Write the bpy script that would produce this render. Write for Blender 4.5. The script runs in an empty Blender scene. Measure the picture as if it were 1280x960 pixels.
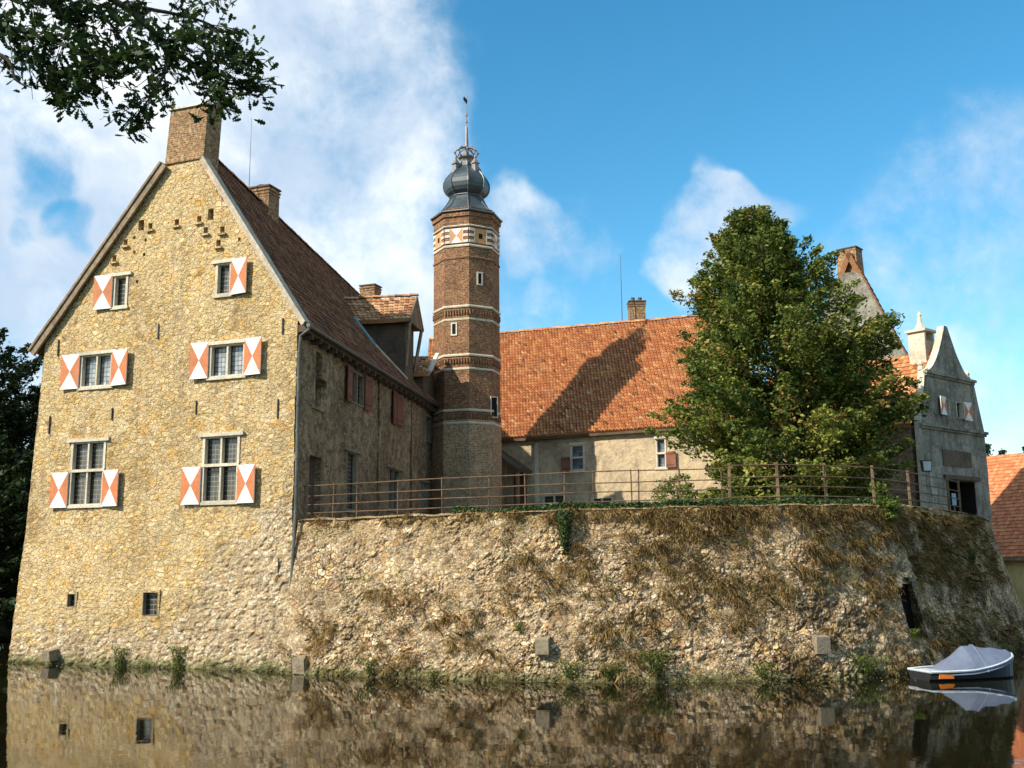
import bpy, math, random
import numpy as np
from mathutils import Vector, Matrix, noise
random.seed(7)
V = Vector
S = bpy.context.scene
COL = S.collection
R = math.radians

# ------------------------------------------------------------------ camera
PITCH, ROLL, F = R(9.75), R(-0.5), 1280.0
CAMP = V((0, 0, 3.4))
cam_d = bpy.data.cameras.new('camera'); cam = bpy.data.objects.new('camera', cam_d)
COL.objects.link(cam); S.camera = cam
CM = Matrix.Rotation(math.pi/2 + PITCH, 3, 'X') @ Matrix.Rotation(ROLL, 3, 'Z')
cam.matrix_world = Matrix.Translation(CAMP) @ CM.to_4x4()
cam_d.sensor_width = 36; cam_d.lens = 36; cam_d.clip_end = 3000; cam_d.clip_start = 0.1

def ray(px, py): return CM @ V(((px-640)/F, -(py-480)/F, -1))
def atz(px, py, z): d = ray(px, py); return CAMP + d*((z-CAMP.z)/d.z)
def aty(px, py, y): d = ray(px, py); return CAMP + d*(y/d.y)

class Plane:
    """a vertical wall plane: origin o, u axis t, outward normal n"""
    def __init__(s, o, t):
        s.o = V((o[0], o[1], 0)); s.t = V((t[0], t[1], 0)).normalized(); s.n = V((s.t.y, -s.t.x, 0))
    def p(s, u, z, out=0.0): q = s.o + s.t*u + s.n*out; q.z = z; return q
    def uz(s, px, py, out=0.0):
        d = ray(px, py); o = s.o + s.n*out
        k = (o-CAMP).dot(s.n)/d.dot(s.n); q = CAMP + d*k
        return ((q-s.o).dot(s.t), q.z)

# ------------------------------------------------------------------ mesh builder
class MB:
    def __init__(s): s.v = []; s.f = []; s.uv = []; s.mi = []; s.at = []
    def face(s, pts, uv=None, mi=0):
        b = len(s.v); s.v += [tuple(p) for p in pts]; s.f.append(tuple(range(b, b+len(pts))))
        s.uv.append(uv or [(0, 0)]*len(pts)); s.mi.append(mi)
    def hexa(s, c, mi=0):
        """c: 8 corners, bottom loop 0-3 then top loop 4-7"""
        for ids in ((3,2,1,0), (4,5,6,7), (0,1,5,4), (1,2,6,5), (2,3,7,6), (3,0,4,7)):
            q = [V(c[i]) for i in ids]; w = (q[1]-q[0]).length; h = (q[2]-q[1]).length
            s.face(q, [(0,0), (w,0), (w,h), (0,h)], mi)
    def box(s, c, d, mi=0, rz=0):
        c = V(c); M = Matrix.Rotation(rz, 3, 'Z'); x, y, z = d[0]/2, d[1]/2, d[2]/2
        s.hexa([c + M @ V(p) for p in ((-x,-y,-z), (x,-y,-z), (x,y,-z), (-x,y,-z), (-x,-y,z), (x,-y,z), (x,y,z), (-x,y,z))], mi)
    def pbox(s, P, u0, u1, z0, z1, o0, o1, mi=0):
        s.hexa([P.p(u0,z0,o1), P.p(u1,z0,o1), P.p(u1,z0,o0), P.p(u0,z0,o0), P.p(u0,z1,o1), P.p(u1,z1,o1), P.p(u1,z1,o0), P.p(u0,z1,o0)], mi)
    def bar(s, a, b, w, h, up=V((0,0,1)), mi=0):
        a, b = V(a), V(b); d = (b-a).normalized(); x = d.cross(up).normalized(); y = x.cross(d)
        x *= w/2; y *= h/2
        s.hexa([a-x-y, a+x-y, b+x-y, b-x-y, a-x+y, a+x+y, b+x+y, b-x+y], mi)
    def tube(s, pts, rad, n=8, caps=True, mi=0):
        pts = [V(p) for p in pts]
        if not isinstance(rad, (list, tuple)): rad = [rad]*len(pts)
        rings = []; prev = None; L = 0; Ls = []
        for i, p in enumerate(pts):
            d = (pts[min(i+1, len(pts)-1)] - pts[max(i-1, 0)]).normalized()
            if prev is None: x = d.orthogonal().normalized()
            else: x = (prev - d*prev.dot(d)).normalized()
            prev = x; y = d.cross(x)
            if i: L += (p-pts[i-1]).length
            Ls.append(L)
            b = len(s.v); s.v += [tuple(p + (x*math.cos(2*math.pi*k/n) + y*math.sin(2*math.pi*k/n))*rad[i]) for k in range(n)]
            rings.append(b)
        for i in range(len(pts)-1):
            a, b = rings[i], rings[i+1]
            for k in range(n):
                s.f.append((a+k, a+(k+1)%n, b+(k+1)%n, b+k)); s.mi.append(mi)
                s.uv.append([(k/n, Ls[i]), ((k+1)/n, Ls[i]), ((k+1)/n, Ls[i+1]), (k/n, Ls[i+1])])
        if caps:
            for b, rev in ((rings[0], True), (rings[-1], False)):
                ids = [b+k for k in range(n)]
                s.f.append(tuple(reversed(ids) if rev else ids)); s.uv.append([(0,0)]*n); s.mi.append(mi)
    def lathe(s, c, prof, n=8, rot=0.0, cap=True, mi=0):
        c = V(c); b = len(s.v); acc = 0
        for (r, z) in prof:
            s.v += [(c.x+r*math.sin(rot+2*math.pi*k/n), c.y-r*math.cos(rot+2*math.pi*k/n), z) for k in range(n)]
        for i in range(len(prof)-1):
            (r0, z0), (r1, z1) = prof[i], prof[i+1]
            dl = math.hypot(r1-r0, z1-z0); w = 2*max(r0, r1)*math.sin(math.pi/n)
            for k in range(n):
                k2 = (k+1) % n; s.f.append((b+i*n+k, b+i*n+k2, b+(i+1)*n+k2, b+(i+1)*n+k)); s.mi.append(mi)
                s.uv.append([(w*k, acc), (w*(k+1), acc), (w*(k+1), acc+dl), (w*k, acc+dl)])
            acc += dl
        if cap:
            for i, rev in ((0, True), (len(prof)-1, False)):
                ids = [b+i*n+k for k in range(n)]; s.f.append(tuple(reversed(ids) if rev else ids)); s.uv.append([(0,0)]*n); s.mi.append(mi)
    def build(s, name, mats, parent=None, smooth=False, attr=None):
        me = bpy.data.meshes.new(name); me.from_pydata(s.v, [], s.f)
        uvl = me.uv_layers.new(name='UVMap')
        flat = [c for f in s.uv for p in f for c in p]
        uvl.data.foreach_set('uv', flat)
        if not isinstance(mats, (list, tuple)): mats = [mats]
        for m in mats: me.materials.append(m)
        me.polygons.foreach_set('material_index', s.mi)
        if smooth: me.polygons.foreach_set('use_smooth', [True]*len(s.f))
        if attr:
            a = me.attributes.new(attr[0], 'FLOAT', 'POINT'); a.data.foreach_set('value', attr[1])
        me.update()
        return link(name, me, parent)

def link(name, me, parent=None):
    o = bpy.data.objects.new(name, me); COL.objects.link(o)
    if parent is not None:
        o.parent = parent; base = V((0,0,0)); q = parent
        while q is not None: base += q.location; q = q.parent
        o.location = -base
    return o
def tag(o, label, cat, group=None, kind=None):
    if label: o['label'] = label
    if cat: o['category'] = cat
    if group: o['group'] = group
    if kind: o['kind'] = kind
    return o
def thing(name, label, cat, loc, group=None):
    o = bpy.data.objects.new(name, None); COL.objects.link(o); o.location = loc; o.empty_display_size = .3
    return tag(o, label, cat, group)
def copy_thing(root, loc, rz=0, sc=1, label=None):
    r = root.copy(); COL.objects.link(r); r.location = loc; r.rotation_euler = (0, 0, rz); r.scale = (sc, sc, sc)
    if label: r['label'] = label
    for ch in list(root.children):
        c = ch.copy(); COL.objects.link(c); c.parent = r
    return r

# ------------------------------------------------------------------ materials
class NT:
    def __init__(s, name):
        s.m = bpy.data.materials.new(name); s.m.use_nodes = True; s.t = s.m.node_tree; s.t.nodes.clear()
        s.out = s.n('ShaderNodeOutputMaterial')
    def n(s, ty, **k):
        q = s.t.nodes.new(ty)
        for a, b in k.items(): setattr(q, a, b)
        return q
    def l(s, a, b): s.t.links.new(a, b)
    def val(s, sock, x):
        if hasattr(x, 'is_output'): s.l(x, sock)
        elif x is not None: sock.default_value = x
    def math(s, op, a, b=None, c=None, clamp=False):
        q = s.n('ShaderNodeMath', operation=op, use_clamp=clamp)
        s.val(q.inputs[0], a); s.val(q.inputs[1], b); s.val(q.inputs[2], c); return q.outputs[0]
    def mix(s, f, a, b, bt='MIX'):
        q = s.n('ShaderNodeMix', data_type='RGBA', blend_type=bt)
        s.val(q.inputs[0], f)
        for k, x in ((6, a), (7, b)):
            if isinstance(x, tuple) and len(x) == 3: x = x + (1,)
            s.val(q.inputs[k], x)
        return q.outputs[2]
    def coord(s, kind='Object', scale=(1,1,1)):
        tc = s.n('ShaderNodeTexCoord'); mp = s.n('ShaderNodeMapping'); s.l(tc.outputs[kind], mp.inputs[0])
        mp.inputs['Scale'].default_value = scale; return mp.outputs[0]
    def noise(s, vec, scale, detail=4, rough=.55, dist=0):
        q = s.n('ShaderNodeTexNoise'); s.l(vec, q.inputs['Vector']); q.inputs['Scale'].default_value = scale
        q.inputs['Detail'].default_value = detail; q.inputs['Roughness'].default_value = rough; q.inputs['Distortion'].default_value = dist
        return q
    def voro(s, vec, scale, feature='F1', rnd=1):
        q = s.n('ShaderNodeTexVoronoi', feature=feature); s.l(vec, q.inputs['Vector']); q.inputs['Scale'].default_value = scale
        q.inputs['Randomness'].default_value = rnd; return q
    def ramp(s, fac, stops, interp='LINEAR'):
        q = s.n('ShaderNodeValToRGB'); s.val(q.inputs[0], fac); r = q.color_ramp; r.interpolation = interp
        while len(r.elements) < len(stops): r.elements.new(.5)
        for e, (p, c) in zip(r.elements, stops):
            e.position = p; e.color = (c + (1,)) if len(c) == 3 else c
        return q.outputs[0]
    def gray(s, fac, lo, hi, a=0., b=1.):
        q = s.n('ShaderNodeMapRange', interpolation_type='SMOOTHSTEP'); s.val(q.inputs[0], fac)
        for i, x in ((1, lo), (2, hi), (3, a), (4, b)): q.inputs[i].default_value = x
        return q.outputs[0]
    def warp(s, vec, scale, amt):
        nz = s.noise(vec, scale, 2); sub = s.n('ShaderNodeVectorMath', operation='SUBTRACT'); s.l(nz.outputs['Color'], sub.inputs[0]); sub.inputs[1].default_value = (.5,.5,.5)
        sc = s.n('ShaderNodeVectorMath', operation='SCALE'); s.l(sub.outputs[0], sc.inputs[0]); sc.inputs['Scale'].default_value = amt
        ad = s.n('ShaderNodeVectorMath', operation='ADD'); s.l(vec, ad.inputs[0]); s.l(sc.outputs[0], ad.inputs[1]); return ad.outputs[0]
    def attr(s, name): q = s.n('ShaderNodeAttribute'); q.attribute_name = name; return q.outputs['Fac']
    def fin(s, col, rough=.9, bump=None, bstr=.5, bdist=.02, spec=.2, metal=0):
        b = s.n('ShaderNodeBsdfPrincipled'); s.val(b.inputs['Base Color'], (col + (1,)) if isinstance(col, tuple) and len(col) == 3 else col)
        s.val(b.inputs['Roughness'], rough); b.inputs['Specular IOR Level'].default_value = spec; b.inputs['Metallic'].default_value = metal
        if bump is not None:
            q = s.n('ShaderNodeBump'); s.l(bump, q.inputs['Height']); q.inputs['Strength'].default_value = bstr; q.inputs['Distance'].default_value = bdist
            s.l(q.outputs[0], b.inputs['Normal'])
        s.l(b.outputs[0], s.out.inputs[0]); return s.m

def sep_r(k, col):
    q = k.n('ShaderNodeSeparateColor'); k.l(col, q.inputs[0]); return q.outputs[0]

def stone_mat(name, stops, mortar, plaster, scale=3.2, plast=(.5,.62), mort=(.02,.07), bump=1.0, streak=None, flat=1.5, bd=.03):
    k = NT(name); c0 = k.coord('Object'); c = k.warp(k.coord('Object', (1,1,flat)), 2.5, .18)
    v = k.voro(c, scale); ve = k.voro(c, scale, 'DISTANCE_TO_EDGE')
    col = k.ramp(sep_r(k, v.outputs['Color']), stops)
    fine = k.noise(c0, 14, 5, .65); big = k.noise(c0, .55, 4, .6); mid = k.noise(c0, 2.3, 4, .6)
    edge = k.gray(ve.outputs[0], mort[0], mort[1])
    col = k.mix(edge, mortar, col)
    pm = k.gray(mid.outputs[0], plast[0], plast[1])
    pm = k.math('MULTIPLY', pm, k.gray(big.outputs[0], .38, .58, .25, 1))
    col = k.mix(pm, col, plaster)
    col = k.mix(.75, col, k.ramp(fine.outputs[0], [(.25, (.45,.43,.4)), (.5, (.95,.95,.95)), (.75, (1.3,1.27,1.2))]), 'MULTIPLY')
    col = k.mix(.6, col, k.ramp(big.outputs[0], [(.3, (.62,.6,.56)), (.5, (1,1,1)), (.7, (1.18,1.15,1.08))]), 'MULTIPLY')
    if streak:
        st = k.noise(k.coord('Object', (1.6,1.6,.5)), 1.2, 6, .75)
        col = k.mix(k.gray(st.outputs[0], .45, .68, 0, streak[1]), col, streak[0])
    h = k.math('ADD', k.math('MULTIPLY', k.math('MULTIPLY', edge, k.math('SUBTRACT', 1.0, pm)), .6), k.math('MULTIPLY', fine.outputs[0], .9))
    return k.fin(col, .92, h, bump, bd)

M = {}
# sunny gable: ochre and tan field stone half hidden under render; 'rub' = bare rubble zone
def gable_mat():
    k = NT('gable_stone'); c0 = k.coord('Object'); c = k.warp(k.warp(k.coord('Object', (1,1,1.6)), 2.2, .35), 7, .09)
    v = k.voro(c, 4.3); ve = k.voro(c, 4.3, 'DISTANCE_TO_EDGE'); v2 = k.voro(k.warp(k.coord('Object', (1,1,1.35)), 4, .1), 6.5); ve2 = k.voro(k.warp(k.coord('Object', (1,1,1.35)), 4, .1), 6.5, 'DISTANCE_TO_EDGE')
    fine = k.noise(c0, 11, 6, .7); fine2 = k.noise(c0, 30, 3, .6); big = k.noise(c0, .5, 4, .6); mid = k.noise(c0, 1.9, 4, .6)
    st = k.ramp(sep_r(k, v.outputs['Color']), [(0, (.50,.34,.12)), (.25, (.64,.47,.20)), (.5, (.46,.355,.18)), (.72, (.75,.60,.33)), (.88, (.60,.36,.09)), (1, (.26,.18,.09))])
    edge = k.gray(ve.outputs[0], .02, .09)
    st = k.mix(k.math('MULTIPLY', k.math('SUBTRACT', 1.0, edge), .75), st, (.46,.345,.20))
    pm = k.math('MULTIPLY', k.gray(mid.outputs[0], .40, .56), k.gray(big.outputs[0], .36, .55, .45, 1))
    col = k.mix(k.math('MULTIPLY', pm, .93), st, (.56,.435,.235))
    och = k.gray(k.noise(c0, 3.1, 5, .7).outputs[0], .56, .64)
    col = k.mix(k.math('MULTIPLY', och, .7), col, (.62,.37,.10))
    rb = k.ramp(sep_r(k, v2.outputs['Color']), [(0, (.32,.23,.13)), (.2, (.62,.52,.35)), (.45, (.50,.36,.18)), (.6, (.72,.63,.45)), (.8, (.40,.27,.14)), (1, (.6,.5,.34))])
    e2 = k.gray(ve2.outputs[0], .03, .1); rb = k.mix(e2, (.50,.40,.25), rb)
    rub = k.math('ADD', k.attr('rub'), k.math('MULTIPLY', k.math('SUBTRACT', mid.outputs[0], .5), 1.6))
    rm = k.gray(rub, .42, .62)
    col = k.mix(rm, col, rb)
    col = k.mix(.8, col, k.ramp(fine.outputs[0], [(.30, (.42,.37,.31)), (.46, (.92,.90,.88)), (.7, (1.32,1.3,1.26))]), 'MULTIPLY')
    col = k.mix(.7, col, k.ramp(big.outputs[0], [(.32, (.7,.67,.62)), (.5, (1,1,1)), (.7, (1.15,1.12,1.05))]), 'MULTIPLY')
    stn = k.noise(k.coord('Object', (2.2,2.2,.28)), 1.0, 6, .75); blo = k.noise(c0, 1.15, 5, .7)
    col = k.mix(k.gray(stn.outputs[0], .50, .70, 0, .5), col, (.20,.15,.095)); col = k.mix(k.gray(blo.outputs[0], .56, .68, 0, .45), col, (.26,.20,.13)); col = k.mix(k.gray(blo.outputs[0], .44, .32, 0, .4), col, (.74,.60,.40))
    cx = k.n('ShaderNodeSeparateXYZ'); k.l(c0, cx.inputs[0])
    wet = k.gray(k.math('ADD', cx.outputs[2], k.math('MULTIPLY', mid.outputs[0], .6)), .25, .75, .30, 1)
    col = k.mix(1, col, k.ramp(wet, [(0, (0,0,0)), (.5, (.42,.5,.36)), (1, (1,1,1))]), 'MULTIPLY')
    h = k.math('ADD', k.math('MULTIPLY', k.mix(rm, edge, e2), .5), k.math('ADD', fine.outputs[0], k.math('MULTIPLY', fine2.outputs[0], .35)))
    hs = k.n('ShaderNodeHueSaturation'); hs.inputs['Saturation'].default_value = 1.0; hs.inputs['Hue'].default_value = .497; hs.inputs['Value'].default_value = 1.12; k.l(col, hs.inputs['Color']); col = hs.outputs[0]
    return k.fin(col, .92, h, 1.0, .075)
M['gable'] = gable_mat()
M['side'] = stone_mat('side_render', [(0, (.24,.16,.09)), (.3, (.42,.30,.17)), (.6, (.32,.22,.13)), (1, (.15,.10,.06))], (.22,.16,.10), (.42,.31,.19), 5.5, (.44,.62), bump=1.0, streak=((.14,.095,.055), .5), bd=.05)
def rubble_mat():
    k = NT('terrace_rubble'); c0 = k.coord('Object'); c = k.warp(k.coord('Object', (1,1,1.35)), 4, .16)
    v = k.voro(c, 4.2); ve = k.voro(c, 4.2, 'DISTANCE_TO_EDGE'); v2 = k.voro(c, 11.0); ve2 = k.voro(c, 11.0, 'DISTANCE_TO_EDGE')
    big = k.noise(c0, .42, 4, .6); mid = k.noise(c0, 1.7, 5, .65); fine = k.noise(c0, 12, 6, .7)
    a = k.ramp(sep_r(k, v.outputs['Color']), [(0, (.12,.085,.055)), (.18, (.60,.51,.38)), (.36, (.34,.21,.11)), (.5, (.78,.70,.56)), (.68, (.50,.35,.16)), (.85, (.66,.56,.42)), (1, (.34,.19,.09))])
    b = k.ramp(sep_r(k, v2.outputs['Color']), [(0, (.09,.065,.045)), (.25, (.56,.48,.37)), (.5, (.30,.18,.10)), (.7, (.66,.58,.47)), (1, (.40,.29,.15))])
    col = k.mix(k.gray(mid.outputs[0], .42, .52), a, b)
    e = k.mix(k.gray(mid.outputs[0], .42, .52), k.gray(ve.outputs[0], .02, .08), k.gray(ve2.outputs[0], .03, .1))
    mo = k.mix(k.gray(big.outputs[0], .45, .6), (.40,.33,.24), (.10,.07,.045))
    col = k.mix(e, mo, col)
    cx = k.n('ShaderNodeSeparateXYZ'); k.l(c0, cx.inputs[0])
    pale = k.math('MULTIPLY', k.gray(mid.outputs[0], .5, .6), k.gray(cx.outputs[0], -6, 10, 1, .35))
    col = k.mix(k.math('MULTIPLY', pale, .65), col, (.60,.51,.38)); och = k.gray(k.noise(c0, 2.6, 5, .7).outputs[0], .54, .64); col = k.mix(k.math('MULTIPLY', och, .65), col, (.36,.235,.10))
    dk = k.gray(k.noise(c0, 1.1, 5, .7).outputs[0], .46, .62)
    col = k.mix(k.math('MULTIPLY', dk, k.gray(cx.outputs[0], 1, 12, .4, .92)), col, (.085,.062,.035))  # brown patches; their growing strength rightward paints in shade at the wall's end
    soil = k.gray(k.math('ADD', cx.outputs[2], k.math('MULTIPLY', k.math('SUBTRACT', mid.outputs[0], .5), 4)), 3.9, 4.9)
    col = k.mix(k.math('MULTIPLY', soil, .55), col, (.30,.22,.10))
    col = k.mix(.85, col, k.ramp(fine.outputs[0], [(.32, (.22,.19,.16)), (.46, (.85,.83,.8)), (.68, (1.45,1.42,1.36))]), 'MULTIPLY')
    wet = k.gray(k.math('ADD', cx.outputs[2], k.math('MULTIPLY', mid.outputs[0], .6)), .25, .75, .30, 1)
    col = k.mix(1, col, k.ramp(wet, [(0, (0,0,0)), (.5, (.42,.5,.36)), (1, (1,1,1))]), 'MULTIPLY')
    col = k.mix(1, col, (1.24, 1.15, .99), 'MULTIPLY')
    return k.fin(col, .95, k.math('ADD', k.math('MULTIPLY', e, .5), fine.outputs[0]), 1.0, .08)
M['rubble'] = rubble_mat()
M['backwall'] = stone_mat('weathered_render', [(0, (.40,.30,.19)), (.4, (.50,.40,.27)), (.7, (.44,.34,.24)), (1, (.32,.24,.15))], (.44,.34,.22), (.52,.41,.26), 4.2, (.36,.5), bump=.7, streak=((.22,.18,.13), .6))
M['greywall'] = stone_mat('grey_gable_render', [(0, (.20,.18,.14)), (.5, (.28,.26,.21)), (1, (.36,.32,.24))], (.24,.22,.18), (.33,.31,.25), 3, (.42,.58), bump=.8, streak=((.08,.075,.06), .75))
M['yellow'] = stone_mat('yellow_farm_wall', [(0, (.55,.40,.16)), (1, (.62,.47,.2))], (.55,.42,.2), (.66,.5,.2), 3, (.36,.5), bump=.4)
M['dress'] = stone_mat('dressed_stone', [(0, (.52,.46,.34)), (1, (.62,.55,.42))], (.5,.45,.35), (.60,.54,.42), 2, (.36,.5), bump=.3)
M['dressdark'] = stone_mat('weathered_block', [(0, (.20,.16,.10)), (1, (.30,.25,.17))], (.2,.17,.12), (.28,.23,.16), 3, (.36,.5), bump=.6)
M['pale'] = stone_mat('pale_flashing', [(0, (.6,.56,.48)), (1, (.68,.62,.52))], (.6,.56,.48), (.66,.62,.54), 2, (.36,.5), bump=.3)

def brick_mat(name, c1, c2, mortar, c3=None):
    k = NT(name); c = k.coord('UV'); b = k.n('ShaderNodeTexBrick'); k.l(c, b.inputs['Vector'])
    b.inputs['Scale'].default_value = 1; b.inputs['Brick Width'].default_value = .27; b.inputs['Row Height'].default_value = .085
    b.inputs['Mortar Size'].default_value = .014; b.inputs['Mortar Smooth'].default_value = .3; b.inputs['Bias'].default_value = -.1
    b.inputs['Color1'].default_value = c1+(1,); b.inputs['Color2'].default_value = c2+(1,); b.inputs['Mortar'].default_value = mortar+(1,)
    o = k.coord('Object'); f = k.noise(o, 9, 5, .7); g = k.noise(o, 1.1, 4, .6)
    col = b.outputs[0]
    if c3: col = k.mix(k.gray(k.noise(o, 7, 3, .6).outputs[0], .52, .6, 0, .7), col, c3)
    col = k.mix(.8, col, k.ramp(f.outputs[0], [(.34, (.35,.32,.3)), (.5, (1,1,1)), (.66, (1.6,1.55,1.45))]), 'MULTIPLY')
    col = k.mix(.7, col, k.ramp(g.outputs[0], [(.3, (.65,.62,.6)), (.5, (1,1,1)), (.7, (1.2,1.18,1.15))]), 'MULTIPLY')
    return k.fin(col, .9, k.math('SUBTRACT', f.outputs[0], b.outputs['Fac']), .8, .015)
M['brick'] = brick_mat('tower_brick', (.24,.10,.05), (.10,.05,.03), (.28,.20,.12), (.36,.21,.10))
M['brickbase'] = brick_mat('tower_base_brick', (.28,.16,.085), (.36,.26,.155), (.42,.33,.22), (.44,.33,.2))
M['chimbrick'] = brick_mat('chimney_brick', (.27,.13,.06), (.15,.08,.045), (.34,.25,.15), (.42,.31,.16))

def tile_mat(name, stops, lichen, lf=.5):
    k = NT(name); u = k.coord('UV'); fl = k.n('ShaderNodeVectorMath', operation='FLOOR'); k.l(u, fl.inputs[0])
    wn = k.n('ShaderNodeTexWhiteNoise', noise_dimensions='2D'); k.l(fl.outputs[0], wn.inputs[0])
    o = k.coord('Object'); g = k.noise(o, .9, 5, .65); f = k.noise(o, 9, 5, .7)
    col = k.ramp(wn.outputs[0], stops)
    col = k.mix(k.gray(g.outputs[0], .5, .68, 0, lf), col, lichen)
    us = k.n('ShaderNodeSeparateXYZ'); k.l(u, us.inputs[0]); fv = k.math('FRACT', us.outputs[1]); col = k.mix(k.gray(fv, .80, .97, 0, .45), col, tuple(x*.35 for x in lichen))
    col = k.mix(.7, col, k.ramp(f.outputs[0], [(.3, (.5,.48,.46)), (.5, (1,1,1)), (.72, (1.35,1.3,1.25))]), 'MULTIPLY')
    return k.fin(col, .85, f.outputs[0], .4, .01)
M['tileorange'] = tile_mat('orange_pantile', [(0, (.16,.08,.045)), (.05, (.40,.15,.06)), (.35, (.46,.18,.07)), (.6, (.53,.235,.095)), (.82, (.58,.30,.125)), (.93, (.40,.14,.06)), (1, (.66,.42,.21))], (.34,.18,.09))
M['tilebrown'] = tile_mat('weathered_pantile', [(0, (.07,.035,.02)), (.3, (.16,.068,.034)), (.7, (.21,.09,.043)), (1, (.30,.15,.07))], (.11,.07,.04), .7)
M['tiledormer'] = tile_mat('dormer_pantile', [(0, (.18,.09,.05)), (.3, (.40,.19,.09)), (.7, (.52,.28,.14)), (1, (.60,.40,.22))], (.3,.2,.1), .5)
M['tilefarm'] = tile_mat('farm_pantile', [(0, (.45,.14,.06)), (.5, (.58,.20,.085)), (1, (.66,.27,.12))], (.45,.18,.1), .3)

def simple(name, col, rough=.6, var=.25, spec=.3, metal=0, sc=8, bs=.3):
    k = NT(name); o = k.coord('Object'); f = k.noise(o, sc, 5, .65); g = k.noise(o, sc*.15, 3, .6)
    lo = tuple(1-var for _ in range(3)); hi = tuple(1+var for _ in range(3))
    c = k.mix(1, col, k.ramp(f.outputs[0], [(.3, lo), (.7, hi)]), 'MULTIPLY'); c = k.mix(1, c, k.ramp(g.outputs[0], [(.3, lo), (.7, hi)]), 'MULTIPLY')
    return k.fin(c, rough, f.outputs[0], bs, .01, spec, metal)
M['wood'] = simple('weathered_oak', (.22,.16,.10), .8, .35)
M['woodpale'] = simple('pale_verge_board', (.42,.35,.26), .8, .3)
M['eavewood'] = simple('dark_eave_board', (.10,.07,.045), .8, .3)
M['postwood'] = simple('silvered_post_wood', (.16,.11,.065), .85, .4)
M['rail'] = simple('rusty_rail_iron', (.13,.08,.045), .75, .4)
M['iron'] = simple('black_iron', (.035,.03,.028), .6, .3)
M['slate'] = simple('slate_lead', (.045,.06,.065), .4, .35, .5, 0, 12)
M['slateribs'] = simple('lead_roll', (.09,.105,.11), .4, .3, .5)
M['zinc'] = simple('zinc_pipe', (.12,.12,.10), .45, .25, .5, .4)
M['bluepipe'] = simple('blue_grey_flashing', (.16,.34,.44), .5, .2)
M['white'] = simple('white_paint', (.72,.70,.65), .7, .16)
M['redpaint'] = simple('faded_red_paint', (.50,.165,.065), .65, .15)
M['brownpaint'] = simple('brown_shutter_paint', (.20,.075,.045), .7, .25)
M['orangepanel'] = simple('ochre_panel_paint', (.55,.27,.11), .7, .15)
M['crown'] = simple('crown_metal', (.22,.20,.19), .5, .3, .5, .2)
M['dark'] = simple('dark_interior', (.012,.010,.008), .95, .2)
M['bark'] = simple('tree_bark', (.09,.07,.05), .95, .4, sc=14, bs=.8)
M['barkdark'] = simple('oak_bark', (.06,.05,.04), .95, .4, sc=14, bs=.8)
M['tarp'] = simple('grey_boat_tarp', (.13,.155,.215), .65, .12, .4, 0, 5)
M['hull'] = simple('dark_boat_hull', (.025,.028,.03), .35, .2, .5)
M['rubrail'] = simple('white_gunwale', (.50,.54,.56), .5, .15)
M['orangeplate'] = simple('orange_reflector', (.75,.22,.04), .5, .1)
M['lamp_glass'] = simple('lamp_face', (.55,.62,.63), .3, .1, .5)
M['signwhite'] = simple('pale_box_paint', (.45,.42,.36), .6, .15)
M['blue'] = simple('blue_sign_paint', (.35,.48,.62), .5, .1)
M['capdark'] = simple('dark_chimney_cap', (.12,.09,.07), .8, .3)

def glass_mat(name, base, su, sv, line, rough=.12):
    k = NT(name); c = k.coord('UV'); q = k.n('ShaderNodeSeparateXYZ'); k.l(c, q.inputs[0])
    def ln(x, s):
        fr = k.math('FRACT', k.math('MULTIPLY', x, s)); return k.gray(k.math('ABSOLUTE', k.math('SUBTRACT', fr, .5)), .39, .44)
    g = k.math('MAXIMUM', ln(q.outputs[0], su), ln(q.outputs[1], sv))
    fl = k.n('ShaderNodeVectorMath', operation='MULTIPLY'); k.l(c, fl.inputs[0]); fl.inputs[1].default_value = (su, sv, 1)
    f2 = k.n('ShaderNodeVectorMath', operation='FLOOR'); k.l(fl.outputs[0], f2.inputs[0])
    wn = k.n('ShaderNodeTexWhiteNoise', noise_dimensions='2D'); k.l(f2.outputs[0], wn.inputs[0])
    col = k.mix(wn.outputs[0], base, tuple(x*2.4 for x in base)); col = k.mix(g, col, line)
    b = k.n('ShaderNodeBsdfPrincipled'); k.l(col, b.inputs['Base Color']); k.l(k.gray(g, 0, 1, rough, .6), b.inputs['Roughness'])
    b.inputs['Specular IOR Level'].default_value = .8
    bp = k.n('ShaderNodeBump'); bp.inputs['Strength'].default_value = .35; bp.inputs['Distance'].default_value = .02
    k.l(k.math('ADD', k.math('MULTIPLY', wn.outputs[0], .5), k.noise(k.coord('Object'), 7, 2).outputs[0]), bp.inputs['Height']); k.l(bp.outputs[0], b.inputs['Normal'])
    k.l(b.outputs[0], k.out.inputs[0]); return k.m
M['glass'] = glass_mat('leaded_glass_dark', (.025,.024,.02), 7, 6, (.16,.14,.10))
M['glass_sky'] = glass_mat('leaded_glass_sky', (.16,.17,.17), 7, 6, (.03,.028,.025))  # sky reflection in the upper panes, put into the glass colour
M['glassblue'] = glass_mat('leaded_glass_blue', (.07,.10,.12), 6, 5, (.03,.03,.03))

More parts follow.
